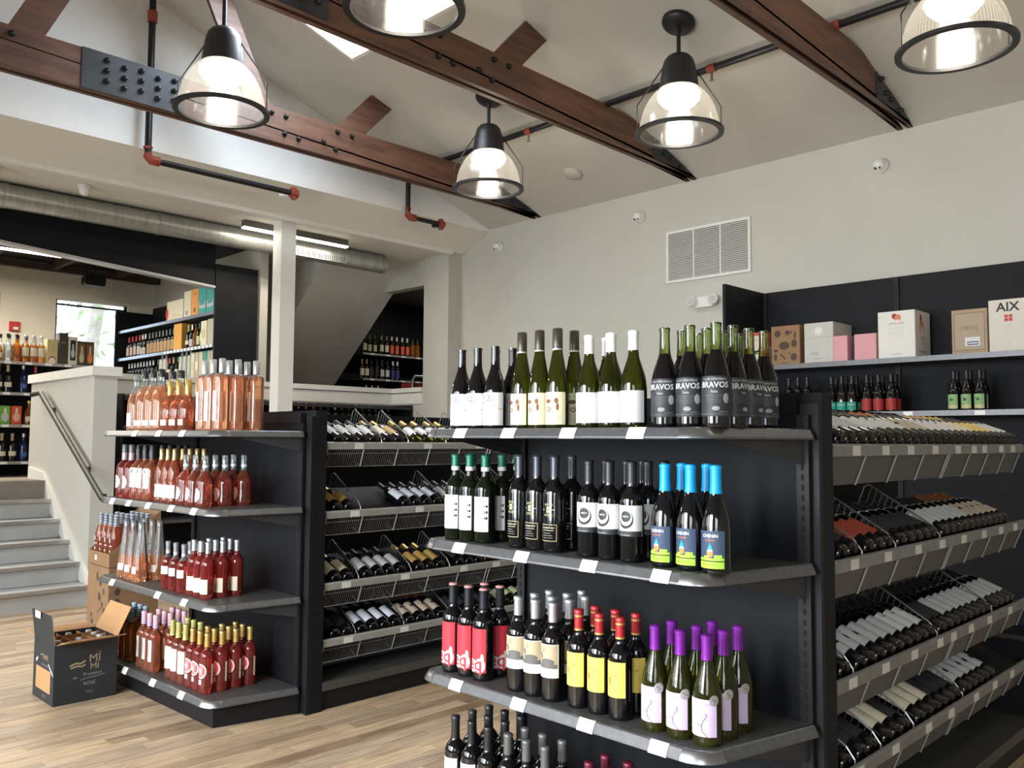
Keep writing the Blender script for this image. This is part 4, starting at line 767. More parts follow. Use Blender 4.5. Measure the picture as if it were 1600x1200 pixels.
def gaps(seq, lo=2.66, pitch=.0795):
    y, out = lo, []
    for it in seq:
        if isinstance(it, float):
            out.append(y+min(it/2, .03)-.0025); y += it
        else: y += (.086 if it[0] == 'straw' else pitch)*it[1]
    return out
RL = [1.425, 1.050, .665, .365]; RR = [1.438, 1.075, .708, .425]
gondola('black gondola of slanted wire racks beside the rose end cap', -4.02, -4.0, -4.67, 5.05, 1.60, RL, [(2.612, 3.84), (3.845, 5.05)], 'wire',
    [(2.82, 3.32, 3.74, 4.06), (2.80, 3.26), (2.75, 3.16, 3.62, 3.90), (2.77, 3.16, 3.6, 4.3)],
    [gaps(q) for q in seqL])
gondola('black gondola of slanted perforated racks beside the dark-wine end cap', -1.19, -1.18, -1.80, 4.70, 1.60, RR, [(2.612, 3.70), (3.705, 4.70)], 'sheet',
    [(2.78, 3.02, 3.25, 3.5, 3.76, 3.96, 4.1, 4.34, 4.52), (2.75, 3.02, 3.3, 3.55, 3.8, 4.06, 4.3, 4.52), (2.72, 2.98, 3.24, 3.5, 3.65, 3.86, 4.1, 4.4), (2.76, 3.05, 3.36, 3.6, 3.9, 4.15, 4.4)],
    [gaps(q) for q in seqR])
def lying(p, xf, y, zr, label, group, roll=0.):
    P = along(Vector((xf, 0, zr)), .012, -.029+p.r+.0006); P.y = y
    ya = -NN; za = TT; xa = ya.cross(za); M = Matrix(((xa.x, ya.x, za.x, P.x), (xa.y, ya.y, za.y, P.y), (xa.z, ya.z, za.z, P.z), (0, 0, 0, 1)))
    p.put(None, label, group, mtx=M @ Matrix.Rotation(roll, 4, 'Z'))
LY = {}
def ly(key, desc, gl, cap, lab=None, prints=(), shape='bordeaux', z=(.05, .155)):
    LY[key] = Product('wine_bottle', desc, shape, gl, [(.235, .30, cap)] if shape == 'bordeaux' else [(.235, .297, cap)], (z[0], z[1], 68, lab) if lab else None, prints, lod=14)
ly('white', 'dark bottle with white label', G_BLK, BLKF, WHT, [('r', -.012, .012, .125, .135, GRY), ('r', -.02, .02, .1, .101, LGRY)])
ly('blue', 'dark bottle with pale blue-white label', G_BLK, BLKF, C('label_iceblue', (.66, .70, .78), .6), [('e', 0, .13, .008, .006, GRY), ('r', -.02, .02, .105, .106, GRY)])
ly('cream', 'dark bottle with cream label', G_BLK, GOLD2, CRM, [('r', -.02, .02, .1, .101, BRN)])
ly('grey', 'dark bottle with grey label', G_BLK, BLKF, LGRY, [('r', -.02, .02, .1, .101, GRY)])
ly('plain', 'dark bottle with black label', G_BLK, BLKF, CH)
ly('brown', 'dark bottle with tan label', G_BLK, C('foil_copper', (.35, .12, .04), .4, .5), C('label_sand', (.48, .40, .30), .6), [('e', 0, .11, .014, .009, INK)])
ly('amber', 'dark bottle with amber and gold label', G_BLK, GOLD, C('label_amber', (.45, .28, .08), .55))
ly('red', 'dark bottle with rust red label', G_BLK, C('foil_rust', (.40, .06, .02), .45), C('label_rust', (.32, .05, .025), .6))
ly('green', 'dark bottle with pale green label', G_DKG, BLKF, C('label_sage', (.50, .58, .32), .6), [('e', 0, .12, .006, .006, GRY)], z=(.07, .14))
ly('yellow', 'dark bottle with yellow label', G_BLK, GOLD, C('label_maize', (.75, .55, .15), .6))
ly('square', 'dark bottle with white label and black square', G_BLK, BLKF, LGRY, [('r', -.01, .012, .09, .112, INK)])
ly('straw', 'green bottle with white label', G_GRN, GOLD, WHT, shape='burgundy', z=(.03, .115))
def fill_rack(xf, zr, seq, where, group, lo=2.66, pitch=.0795):
    y = lo; n = 0
    for it in seq:
        if isinstance(it, float): y += it; continue
        key, cnt = it
        for k in range(cnt):
            p = LY[key]; lying(p, xf, y+p.r, zr, '%s %s, %s along' % (p.desc, where, ORD[n] if n < len(ORD) else 'last'), group, random.uniform(-.25, .25)); y += max(pitch, 2*p.r+.004); n += 1
GW = 'in the %s wire rack'
wn_ = ['top', 'second', 'third', 'lowest']
for i in range(4): fill_rack(-4.02, RL[i], seqL[i], GW % wn_[i], 'bottles lying in the wire racks')
for i in range(4): fill_rack(-1.19, RR[i], seqR[i], 'in the %s perforated rack' % wn_[i], 'bottles lying in the perforated racks')
# ================================================================ BLACK WALL SHELVING
wu = empty('bracket_shelving', (-3.9, 7.19, 0)); tag(wu, 'black wall shelving with boxes above the perforated racks', 'shelving')
for a in (0, 1.22, 2.44): MB().box(a+.03 if a == 0 else a, a+1.215, -.03, 0, 0, 2.80).build('back_panel', BLACKP, wu)
MB().box(0, .028, -.70, 0, 0, 2.80).build('side_panel', BLACKP, wu)
slot = MB()
for k in range(80): slot.box(-.004, .004, -.0022, -.0005, .1+k*.033, .12+k*.033)
slm = slot.mesh('slots', MATS['slot_dark'])
for a in (.05, 1.2175, 2.4375):
    u = MB().box(a-.018, a+.018, -.05, -.031, 0, 2.79).build('upright', BLACK, wu); s = link('slots', slm, u); s.location = (a, -.05, 0)
WSZ = (2.095, 1.682)
for z in WSZ:
    for a in (.03, 1.22, 2.44):
        s = MB().box(a+.002, a+1.19, -.43, -.052, z-.03, z).build('shelf', DECK, wu)
        MB().box(a+.002, a+1.19, -.448, -.431, z-.038, z+.002).build('front_lip', LIP, s)
        if z < 2:
            for f_ in ((.50, .84) if a < 1 else (.18, .6)): MB().box(a+1.19*f_-.035, a+1.19*f_+.035, -.4505, -.4485, z-.035, z-.003).build('price_tag', TAGM, s)
MB().box(.03, 3.63, -.45, -.032, 0, .12).build('plinth', BLACK, wu)
def carton(name, x0, x1, y0, y1, z, h, mt, label, side=None):
    cx, cy = (x0+x1)/2, (y0+y1)/2; o = empty(name, (cx, cy, z)); tag(o, label, 'box'); w2, d2 = (x1-x0)/2, (y1-y0)/2
    m = MB(); b = .004
    m.prism([(-w2, -d2+b), (-w2+b, -d2), (w2-b, -d2), (w2, -d2+b), (w2, d2-b), (w2-b, d2), (-w2+b, d2), (-w2, d2-b)], 'z', 0, h).build('carton', mt, o)
    MB().box(-w2+.01, w2-.01, -.025, .025, h+.0003, h+.001).build('tape', C('packing_tape', (.5, .42, .3), .3), o)
    o['w2'] = w2; o['d2'] = d2; return o
def front(o, items, nm='print'): flat_print(nm, items, o, (0, -o['d2']-.0002, 0), (1, 0, 0), (0, 0, 1))
def sidef(o, items, nm='print'): flat_print(nm, items, o, (o['w2']+.0002, 0, 0), (0, 1, 0), (0, 0, 1))
zb = WSZ[0]; yf = 6.79
ZIN = C('box_zine_red', (.62, .10, .06), .7)
b = carton('gift_box', -3.84, -3.66, yf, yf+.3, zb, .30, ZIN, 'red and cream printed box beside the black side panel')
front(b, [('r', -.065, .055, .02, .27, CRM), ('e', -.005, .15, .04, .03, INK), ('e', -.005, .17, .03, .03, CRM), ('r', -.04, .03, .11, .118, INK), ('t', 'VINO', .03, -.005, .235, TAN)])
sidef(b, [('r', -.13+.02*(k % 2)+.04*(k//2 % 4), -.11+.02*(k % 2)+.04*(k//2 % 4), .02+.02*(k//8), .04+.02*(k//8), PALE) for k in range(0, 64, 2)])
b = carton('wine_carton', -3.61, -3.35, yf, yf+.25, zb, .335, KRAFT, 'brown kraft carton printed with fruit and bird drawings')
ART = C('ink_umber', (.075, .05, .035), .8)
front(b, [('e', -.07, .27, .028, .03, ART), ('e', .02, .275, .02, .022, ART), ('p', [(.03, .27), (.075, .30), (.05, .262)], ART), ('e', .088, .25, .010, .032, ART), ('e', -.01, .165, .048, .036, ART), ('e', .08, .18, .026, .034, ART), ('e', -.085, .125, .02, .014, ART), ('e', -.09, .07, .014, .03, ART), ('l', [(-.045, .095), (.0, .05)], .014, ART), ('e', .075, .065, .028, .032, ART), ('e', .035, .1, .008, .008, ART), ('t', 'FRUITS', .016, .0, .016, ART)])
b = carton('wine_carton', -3.31, -3.06, yf, yf+.36, zb, .335, mat('grey_card', (.52, .50, .46), .75, var=.04), 'pale grey carton with a moon emblem and wavy line')
front(b, [('e', 0, .265, .034, .032, C('moon_white', (.68, .66, .62), .7)), ('l', [(-.12, .212), (-.08, .205), (-.03, .208), (.02, .215), (.06, .208), (.12, .216)], .003, GRY), ('r', -.08, .0, .082, .087, GRY), ('r', -.08, .0, .07, .075, GRY), ('r', .012, .045, .066, .09, LGRY), ('r', -.06, .06, .035, .039, GRY), ('r', -.05, .03, .12, .122, LGRY), ('r', -.05, .03, .13, .132, LGRY)])
PK = mat('pink_card', (.66, .33, .36), .75, var=.03)
carton('wine_carton', -3.052, -2.935, yf-.02, yf+.25, zb, .208, PK, 'small plain pink carton against the grey carton')
carton('wine_carton', -2.88, -2.705, yf-.02, yf+.25, zb, .208, PK, 'wider plain pink carton beside the large white carton')
carton('dark_sleeve', -2.93, -2.886, yf+.06, yf+.25, zb, .2, mat('sleeve_dark', (.03, .04, .06), .5, var=.05), 'dark sleeve wedged between the two pink cartons')
b = carton('wine_carton', -2.69, -2.41, yf-.02, yf+.30, zb, .365, mat('white_card', (.72, .70, .66), .7, var=.02), 'large white carton with a coral blot emblem')
CO = C('ink_coral', (.62, .22, .13), .7); CO2 = C('ink_brick', (.33, .06, .04), .7)
front(b, [('e', -.012, .325, .02, .022, CO2), ('e', .014, .31, .024, .028, CO), ('e', .012, .282, .014, .018, PALE), ('t', 'LOVE by LEON', .018, .0, .268, INK)]+[('r', -.06, .055, v_, v_+.0015, LGRY) for v_ in (.24, .23, .22, .205, .195, .185, .165)]+[('r', -.035, .04, .03, .034, GRY)])
sidef(b, [('e', -.035, .30, .022, .04, CO2), ('e', -.02, .235, .045, .06, CO), ('e', -.015, .2, .03, .05, PALE), ('t', 'LOVE', .03, -.01, .155, INK), ('r', -.06, .06, .045, .055, GRY)])
b = carton('wine_carton', -2.15, -1.91, yf-.02, yf+.25, zb, .325, mat('tan_card', (.40, .29, .19), .8, var=.05), 'tan carton with framed leaf emblem and barcode sticker')
front(b, [('r', -.105, .105, .022, .30, C('ink_framebrown', (.20, .13, .08), .8)), ('r', -.1, .1, .027, .295, C('card_tan2', (.40, .32, .235), .8)), ('p', [(-.03, .235), (-.012, .24), (0, .225), (-.018, .222)], TAN), ('p', [(0, .226), (.008, .262), (-.004, .258)], TAN), ('p', [(.004, .226), (.026, .24), (.018, .222)], TAN), ('t', 'CRIOS', .042, 0, .185, C('ink_taupe', (.17, .125, .085), .8)), ('r', -.03, .07, .055, .12, WHT), ('r', -.015, .06, .062, .088, C('ink_navyblue', (.05, .08, .2), .6)), ('r', -.01, .055, .07, .08, WHT), ('t', '750', .016, -.06, .07, GRY)])
b = carton('wine_carton', -1.90, -1.58, yf-.02, yf+.27, zb, .372, mat('offwhite_card', (.64, .60, .53), .7, var=.02), 'off-white carton with bold black letters and red seal at the picture edge')
front(b, [('t', 'AIX', .09, -.035, .315, INK, .002, INK), ('r', -.058, -.006, .215, .262, C('seal_crimson', (.5, .05, .04), .6)), ('l', [(-.058, .24), (-.006, .24)], .004, C('card_off', (.64, .60, .53), .7)), ('l', [(-.032, .215), (-.032, .262)], .004, C('card_off', (.64, .60, .53), .7)), ('e', -.0, .06, .012, .014, WHT)])
wz = WSZ[1]
def wallrow(p, xs, where, rows=2):
    grid(p, xs, [6.83+.09*k for k in range(rows)], wz, where)
wb = {k: Product('wine_bottle', d, sh, G_BLK, [(.235, .295, BLKF)], lb, pr, lod=14) for k, d, sh, lb, pr in (
    ('a', 'small-labelled dark bottle on the wall shelf under the kraft carton', 'bordeaux', (.02, .085, 55, LGRY), [('r', -.015, .015, .05, .06, GRY)]),
    ('b', 'dark bottle with teal banded label on the wall shelf', 'burgundy', (.02, .085, 70, TEAL), [('r', -.04, .04, .06, .066, LGRY)]),
    ('c', 'dark bottle with red label on the wall shelf', 'burgundy', (.015, .105, 75, C('label_brickred', (.33, .025, .02), .6)), [('r', -.03, .03, .05, .054, BRN)]),
    ('d', 'dark bottle with green label on the wall shelf', 'burgundy', (.015, .12, 55, GRN), [('r', -.038, .038, .015, .042, KHAK), ('e', -.004, .082, .013, .012, C('ink_forest', (.05, .13, .06), .6))]))}
wallrow(wb['a'], [-3.475, -3.392, -3.31], 'on the wall shelf', 1); wallrow(wb['b'], [-3.10, -3.015, -2.93], 'on the wall shelf'); wallrow(wb['c'], [-2.81, -2.72, -2.62], 'on the wall shelf'); wallrow(wb['d'], [-2.165, -2.075, -1.985], 'on the wall shelf')
# ================================================================ SHELVES UNDER THE LOW WALL
lu = empty('low_shelving', (-9.18, 5.9, 0)); tag(lu, 'black shelving below the low white wall with a dim bottle row', 'shelving')
MB().box(0, .02, -2.6, 1.06, 0, 1.88).build('back_panel', BLACKP, lu); MB().box(0.02, .44, 1.035, 1.06, 0, 1.88).build('side_panel', BLACKP, lu); MB().box(0.02, .44, -2.6, -2.575, 0, 1.88).build('side_panel', BLACKP, lu)
for z in (1.85, 1.56, 1.1, .6, .14):
    s = MB().box(.022, .43, -2.57, 1.03, z-.025, z).build('shelf', DECK, lu); MB().box(.432, .446, -2.57, 1.03, z-.03, z+.002).build('front_lip', LIP if z < 1.8 else STEEL, s)
lowb = [('cream', 1), ('red', 3), ('plain', 2), ('cream', 1), ('green', 2), ('cream', 1), ('grey', 1), ('white', 1), ('plain', 1), ('green', 1), ('grey', 1)]
y = 5.25; n = 0
for key, cnt in lowb:
    for k in range(cnt): LY[key].put((-8.84, y, 1.56), '%s standing under the low wall, %s along' % (LY[key].desc, ORD[n]), 'bottles under the low wall', H); y += .10; n += 1
# ================================================================ OPEN CASE, KRAFT DISPLAY
bx = empty('open_wine_case', (-5.23, 1.77, 0)); tag(bx, 'open black wine case with raised flaps on the floor', 'box')
BC = mat('black_card', (.018, .021, .024), .6, var=.15, scale=20); KI = mat('kraft_inside', (.47, .26, .115), .8, var=.06, scale=20)
wv, dv_, hh = .17, .165, .325
for (a, b_, c_, d_) in ((-wv, wv, -dv_, -dv_+.005), (-wv, wv, dv_-.005, dv_), (wv-.005, wv, -dv_+.005, dv_-.005), (-wv, -wv+.005, -dv_+.005, dv_-.005)):
    MB().box(a, b_, c_, d_, 0, hh).build('side', BC, bx)
MB().box(-wv+.005, wv-.005, -dv_+.005, dv_-.005, .0, .006).build('bottom', KI, bx)
def flap(pts, th):      # card flap, kraft inside, black outside
    n = (Vector(pts[1])-Vector(pts[0])).cross(Vector(pts[2])-Vector(pts[0])).normalized()*th
    m = MB(); m.add([Vector(p)+n for p in pts], [(0, 1, 2, 3)], 0); m.add([Vector(p) for p in pts], [(3, 2, 1, 0)], 1)
    k = [Vector(p) for p in pts]; q = [p+n for p in k]
    for i in range(4): j = (i+1) % 4; m.add([k[i], k[j], q[j], q[i]], [(0, 1, 2, 3)], 0)
    m.build('flap', [KI, BC], bx)
flap([(wv, -dv_+.01, hh), (wv, dv_-.0, hh), (wv+.125, dv_+.0, hh+.035), (wv+.125, -dv_+.03, hh+.035)][::-1], -.003)
flap([(-wv, dv_, hh), (wv, dv_, hh), (wv-.01, dv_+.075, hh+.15), (-wv+.02, dv_+.075, hh+.15)], .003)
flap([(-wv, -dv_, hh), (-wv, dv_, hh), (-wv-.13, dv_, hh+.01), (-wv-.13, -dv_, hh+.01)], .003)
flap([(wv, -dv_, hh), (-wv, -dv_, hh), (-wv, -dv_-.02, hh+.16), (wv, -dv_-.02, hh+.16)], .003)
GLDI = C('ink_dullgold', (.36, .28, .17), .6)
flat_print('print', [('t', 'MÍ', .062, .045, .225, GLDI), ('t', 'MI', .048, .045, .182, GLDI), ('l', [(-.085, .20), (-.055, .212), (-.03, .206), (-.005, .22)], .009, GLDI), ('l', [(-.08, .187), (-.05, .196), (-.02, .19), (-.004, .2)], .008, GLDI), ('t', 'en', .024, -.055, .135, GRY), ('l', [(-.03, .118), (.01, .124), (.06, .126), (.1, .134)], .003, GRY), ('t', 'Provence', .026, .035, .145, GRY), ('t', 'ROSÉ', .026, .02, .095, GRY), ('t', '750ml', .014, .02, .05, GRY)], bx, (wv+.0004, 0, 0), (0, 1, 0), (0, 0, 1))
flat_print('print', [('r', -.12, .12, .055, .175, KI), ('t', 'MÍMÍ', .04, .03, .235, GLDI), ('l', [(-.05, .24), (-.02, .25)], .007, GLDI), ('t', 'en Provence', .022, .02, .195, GRY), ('p', [(-.12, .19), (-.09, .215), (-.1, .225), (-.13, .205)], LGRY), ('p', [(.08, .215), (.16, .17), (.16, .155), (.075, .205)], LGRY), ('t', 'ROSÉ', .02, .02, .028, GRY)], bx, (0, -dv_-.0004, 0), (1, 0, 0), (0, 0, 1))
flat_print('shipping_label', [('r', -.075, .015, hh+.12, hh+.158, C('label_lilacwhite', (.72, .72, .82), .6)), ('r', -.06, -.0, hh+.128, hh+.13, GRY)], bx, (-.02, -dv_-.0235, 0), (1, 0, 0), (0, 0, 1))
for k in (-.055, .055): MB().box(-wv+.006, wv-.006, k-.0015, k+.0015, .02, hh-.004).build('divider', KI, bx)
for k in (-.085, 0, .085): MB().box(k-.0015, k+.0015, -dv_+.006, dv_-.006, .02, hh-.006).build('divider', KI, bx)
mimi = Product('rose_bottle', 'clear-topped rose bottle standing in the open black case', 'bordeaux', G_ROSE, [(.27, .30, CLRF)], gl2=G_CLR, fill=.24, scale=1.05)
for j, dy in enumerate((-.11, 0, .11)):
    for i, dx in enumerate((.127, .0425, -.0425, -.127)):
        if (i, j) in ((3, 0), (2, 1)): continue
        mimi.put((-5.23+dx, 1.77+dy, .0065), 'clear-topped rose bottle in the open case, %s row, %s slot' % (('outer', 'middle', 'inner')[j], ORD[i]), 'bottles in the open case')
kb = carton('kraft_display_case', -6.38, -6.0, 2.22, 2.56, 0, .57, KRAFT, 'tall brown kraft display carton printed with fruit drawings')
rr_ = random.Random(4)
front(kb, [('e', rr_.uniform(-.15, .15), .05+.045*k, rr_.uniform(.012, .03), rr_.uniform(.015, .03), ART) for k in range(11)]+[('l', [(rr_.uniform(-.1, .1), .06+.1*k), (rr_.uniform(-.1, .1), .1+.1*k)], .006, ART) for k in range(5)])
sidef(kb, [('e', rr_.uniform(-.12, .12), .06+.07*k, .02, .025, ART) for k in range(7)])
kt = empty('kraft_display_tray', (-6.19, 2.39, .575)); tag(kt, 'kraft tray of rose bottles on top of the display carton', 'tray')
MB().box(-.185, .185, -.165, .165, 0, .006).build('bottom', KRAFT, kt); MB().box(-.19, .19, -.17, -.166, 0, .09).build('front', KRAFT, kt); MB().box(-.19, .19, .166, .17, 0, .36).build('back', KRAFT, kt)
for sx in (-.19, .186): MB().prism([(-.166, 0), (.166, 0), (.166, .36), (.05, .28), (-.166, .09)], 'x', sx, sx+.004).build('side', KRAFT, kt)
flat_print('price_card', [('r', -.02, .02, .03, .065, WHT)], kt, (-.05, -.1704, 0), (1, 0, 0), (0, 0, 1))
ros = Product('rose_bottle', 'copper rose bottle with checked capsule in the kraft tray', 'provence', G_ROSE2, [(.235, .30, C('foil_check', (.34, .36, .40), .5, .2))]+[(z, z+.004, NAV2) for z in (.24, .256, .272, .288)], None, [('e', 0, .15, .008, .014, WHT), ('l', [(-.02, .11), (.012, .12), (.02, .114)], .005, WHT), ('e', .0, .085, .008, .008, CRM), ('e', .012, .06, .008, .008, CRM), ('e', -.01, .04, .008, .008, CRM)], scale=1.12)
for j in range(3):
    for i in range(4): ros.put((-6.19-.135+.09*i, 2.39-.11+.105*j, .5815), '%s, %s, %s from left' % (ros.desc, ROWS[j], ORD[i]), 'rose bottles in the kraft tray')
# ================================================================ UPPER ROOM
ls = empty('spirits_shelving', (-10.3, 2.6, UF)); tag(ls, 'black spirits shelving in the upper room beyond the stairs', 'shelving')
MB().box(-.52, -.5, -1.8, .98, 0, 1.22).build('back_panel', BLACKP, ls); MB().box(-.5, 0, .955, .98, 0, 1.2).build('side_panel', BLACKP, ls); MB().box(-.5, 0, -1.8, -1.775, 0, 1.2).build('side_panel', BLACKP, ls)
LSZ = (1.235, .90, .555, .16)
for z in LSZ:
    s = MB().box(-.499, 0, -1.774, .954, z-.02, z).build('shelf', DECK, ls); MB().box(.001, .012, -1.774, .954, z-.03, z+.002).build('front_lip', RAILM2, s)
    for k in range(6): MB().box(.0125, .014, -.35+.2*k, -.28+.2*k, z-.028, z).build('price_tag', TAGM, s)
spirit = {k: Product('spirit_bottle', d, sh, gl, cp, lb, lod=12, gl2=g2, fill=fl) for k, d, sh, gl, cp, lb, g2, fl in (
 ('clear', 'clear spirit bottle with dark stopper', 'liqueur', G_CLR, [(.26, .302, BLKF)], (.05, .12, 50, LGRY), None, None),
 ('amber', 'amber spirit bottle with dark stopper', 'liqueur', G_AMB, [(.26, .302, BLKF)], (.05, .08, 40, BRN), None, None),
 ('whisky', 'whisky bottle with cream label and clear neck', 'bordeaux', G_AMB, [(.28, .30, SILV)], (.07, .165, 62, CRM), G_CLR, .2),
 ('squat', 'squat liqueur bottle with pale label', 'squat', G_AMB, [(.236, .263, GOLD)], (.04, .09, 50, CRM), None, None),
 ('dark', 'dark liqueur bottle with buff label', 'liqueur', G_BLK, [(.225, .302, C('cap_tan', (.42, .34, .2), .5))], (.06, .11, 60, CRM), None, None),
 ('blue', 'blue spirit bottle with silver cap', 'liqueur', G_BLU, [(.26, .302, SILV)], (.05, .1, 50, C('label_blue', (.05, .12, .3), .6)), None, None),
 ('redtop', 'dark bottle with red capsule and white label', 'bordeaux', G_BLK, [(.225, .30, C('foil_scarlet', (.45, .03, .04), .4))], (.04, .15, 60, C('label_pinkpale', (.7, .55, .5), .6)), None, None),
 ('brown', 'dark bottle with tan label and steel capsule', 'bordeaux', G_BLK, [(.225, .30, GRYF)], (.03, .16, 66, C('label_caramel', (.45, .29, .14), .6)), None, None),
 ('silver', 'dark bottle with silver shoulder and white label', 'bordeaux', G_BLK, [(.235, .30, SILV)], (.03, .12, 60, LGRY), None, None),
 ('green', 'green bottle with pale label', 'bordeaux', G_GRN, [(.235, .30, GRNF)], (.04, .14, 60, C('label_celery', (.55, .58, .36), .6)), None, None),
 ('tubew', 'tall pale bottle with frosted body', 'tallcyl', mat('frosted', (.45, .46, .40), .3, var=.05), [(.303, .375, SILV)], (.05, .2, 50, LGRY), None, None),
 ('orange', 'dark bottle with orange label and white capsule', 'bordeaux', G_BLK, [(.235, .30, WHF)], (.03, .16, 66, C('label_tangerine', (.72, .12, .04), .6)), None, None),
 ('indigo', 'dark bottle with indigo label and white capsule', 'bordeaux', G_BLK, [(.235, .30, WHF)], (.03, .16, 66, C('label_indigo', (.03, .04, .18), .6)), None, None))}
def line(seq, fx, where, group, rot=0., step=None):
    n = 0; cnt = {}
    for key, pos in seq:
        p = spirit[key] if key in spirit else LY[key]; cnt[key] = cnt.get(key, 0)+1
        p.put(fx(pos), '%s %s, %s such along' % (p.desc, where, ORD[cnt[key]-1]), group, rot)
z1 = UF+LSZ[0]
line([('squat', 2.595), ('clear', 2.695), ('amber', 2.78), ('whisky', 2.865), ('whisky', 2.945), ('whisky', 3.025)], lambda y: (-10.36, y, z1), 'atop the spirits shelving', 'spirits on the upper shelving', H)
line([('clear', 2.65), ('clear', 2.735), ('amber', 2.82), ('amber', 2.905), ('whisky', 2.99)], lambda y: (-10.47, y, z1), 'behind the front spirits', 'spirits on the upper shelving', H)
def gbox(name, x0, x1, y0, y1, z, h, mt, label, items=(), side='x'):
    o = carton(name, x0, x1, y0, y1, z, h, mt, label)
    if items: (sidef if side == 'x' else front)(o, items)
    return o
BUFF = mat('buff_card', (.62, .50, .24), .7, var=.04); UMB = mat('umber_card', (.05, .038, .03), .6, var=.08)
gbox('gift_box', -10.42, -10.32, 3.07, 3.185, z1, .27, BUFF, 'yellow gift box beside the whisky bottles', [('l', [(.01, .1), (.01, .25)], .003, TAN), ('e', 0, .045, .04, .04, BRN), ('e', 0, .035, .034, .035, PALE)])
gbox('gift_box', -10.42, -10.31, 3.19, 3.285, z1, .355, UMB, 'tall dark brown gift box on the spirits shelving', [('r', -.02, .02, .24, .25, TAN)])
gbox('gift_box', -10.42, -10.31, 3.29, 3.385, z1, .32, CRM, 'white windowed gift box with dark bottle picture', [('r', -.028, .03, .05, .28, INK), ('e', 0, .13, .02, .05, LGRY), ('e', 0, .2, .01, .04, LGRY)])
gbox('gift_box', -10.42, -10.31, 3.39, 3.475, z1, .275, UMB, 'dark gift box with a pale bottle picture next to the white one', [('r', -.035, .035, .03, .25, BRN), ('e', 0, .09, .024, .06, KHAK), ('r', -.008, .008, .14, .22, CRM)])
gbox('gift_box', -10.42, -10.31, 3.48, 3.565, z1, .275, UMB, 'dark gift box with an amber bottle picture at the shelf end', [('r', -.035, .035, .03, .25, BRN), ('e', 0, .09, .024, .06, ORG), ('r', -.008, .008, .14, .22, CRM)])
z2 = UF+LSZ[1]
line([('dark', 2.62), ('dark', 2.71), ('blue', 2.86), ('redtop', 2.98)], lambda y: (-10.37, y, z2), 'on the second spirits shelf', 'spirits on the upper shelving', H)
z3 = UF+LSZ[2]
gbox('gift_box', -10.40, -10.31, 2.635, 2.735, z3, .20, C('box_green', (.14, .36, .05), .6), 'green gift box with a bottle picture', [('e', 0, .08, .034, .05, LGRY), ('e', 0, .15, .012, .03, CRM)])
gbox('gift_box', -10.40, -10.31, 2.745, 2.845, z3, .20, C('box_redorange', (.62, .07, .03), .6), 'red gift box with a bottle picture', [('e', 0, .08, .034, .05, C('art_salmon', (.75, .42, .3), .6)), ('e', 0, .15, .012, .03, CRM)])
line([('dark', 2.55), ('squat', 2.93)], lambda y: (-10.37, y, z3), 'on the third spirits shelf', 'spirits on the upper shelving', H)
z4 = UF+LSZ[3]
line([('dark', 2.58), ('dark', 2.68), ('dark', 2.78), ('blue', 2.89), ('blue', 2.99)], lambda y: (-10.37, y, z4), 'on the lowest spirits shelf', 'spirits on the upper shelving', H)
# tall unit
tu = empty('tall_shelving', (-12.15, 4.98, UF)); tag(tu, 'tall black shelving upstairs with metal shelves of bottles', 'shelving')
MB().box(.03, 2.93, -.02, 0, 0, 2.24).build('back_panel', BLACKP, tu); MB().box(0, .028, -.52, 0, 0, 2.16).build('side_panel', BLACKP, tu); MB().box(2.932, 2.96, -.52, 0, 0, 2.40).build('side_panel', BLACKP, tu)
TZ = (1.875, 1.495, 1.13, .7, .3)
BLUM = mat('bluish_metal', (.22, .25, .30), .3, .8, var=.1)
for z in TZ:
    s = MB().box(.03, 2.93, -.47, -.022, z-.03, z).build('shelf', BLUM, tu); MB().box(.03, 2.93, -.488, -.471, z-.035, z+.002).build('front_lip', BLUM, s)
    if z == TZ[1]:
        for k in range(14): MB().box(1.55+.095*k, 1.61+.095*k, -.4905, -.4885, z-.032, z-.002).build('price_tag', TAGM, s)
zt = UF+TZ[1]
seq = [('redtop', -11.98), ('redtop', -11.86), ('redtop', -11.74), ('redtop', -11.62), ('silver', -11.52), ('silver', -11.43)]+[('brown', -11.30+.105*k) for k in range(8)]+[('dark', -10.14), ('silver', -10.04), ('amber', -9.94), ('green', -9.85), ('whisky', -9.76)]
line(seq, lambda x: (x, 4.60, zt), 'on the middle shelf upstairs', 'bottles on the tall shelving')
gbox('gift_box', -10.44, -10.22, 4.54, 4.70, zt, .33, C('box_ochre', (.62, .32, .05), .6), 'ochre gift box on the middle upstairs shelf', [('e', -.03, .2, .02, .06, ORG)], 'y')
gbox('gift_box', -9.70, -9.55, 4.54, 4.68, zt, .30, CRM, 'pale cream box on the middle upstairs shelf', [('r', -.05, .05, .1, .2, KHAK)], 'y')
gbox('gift_box', -9.53, -9.33, 4.54, 4.68, zt, .31, C('box_stone', (.48, .46, .36), .6), 'stone coloured box next to the tall black end panel', [('l', [(-.06, .1), (0, .2), (.06, .15)], .006, GRY)], 'y')
zt2 = UF+TZ[2]
seq = [('silver', -11.95+.1*k) for k in range(9)]+[('green', -11.0), ('tubew', -10.88), ('tubew', -10.76), ('redtop', -10.65), ('dark', -10.54), ('green', -10.42), ('tubew', -10.3), ('tubew', -10.18), ('tubew', -10.06)]
line(seq, lambda x: (x, 4.60, zt2), 'on the lower shelf upstairs', 'bottles on the tall shelving')
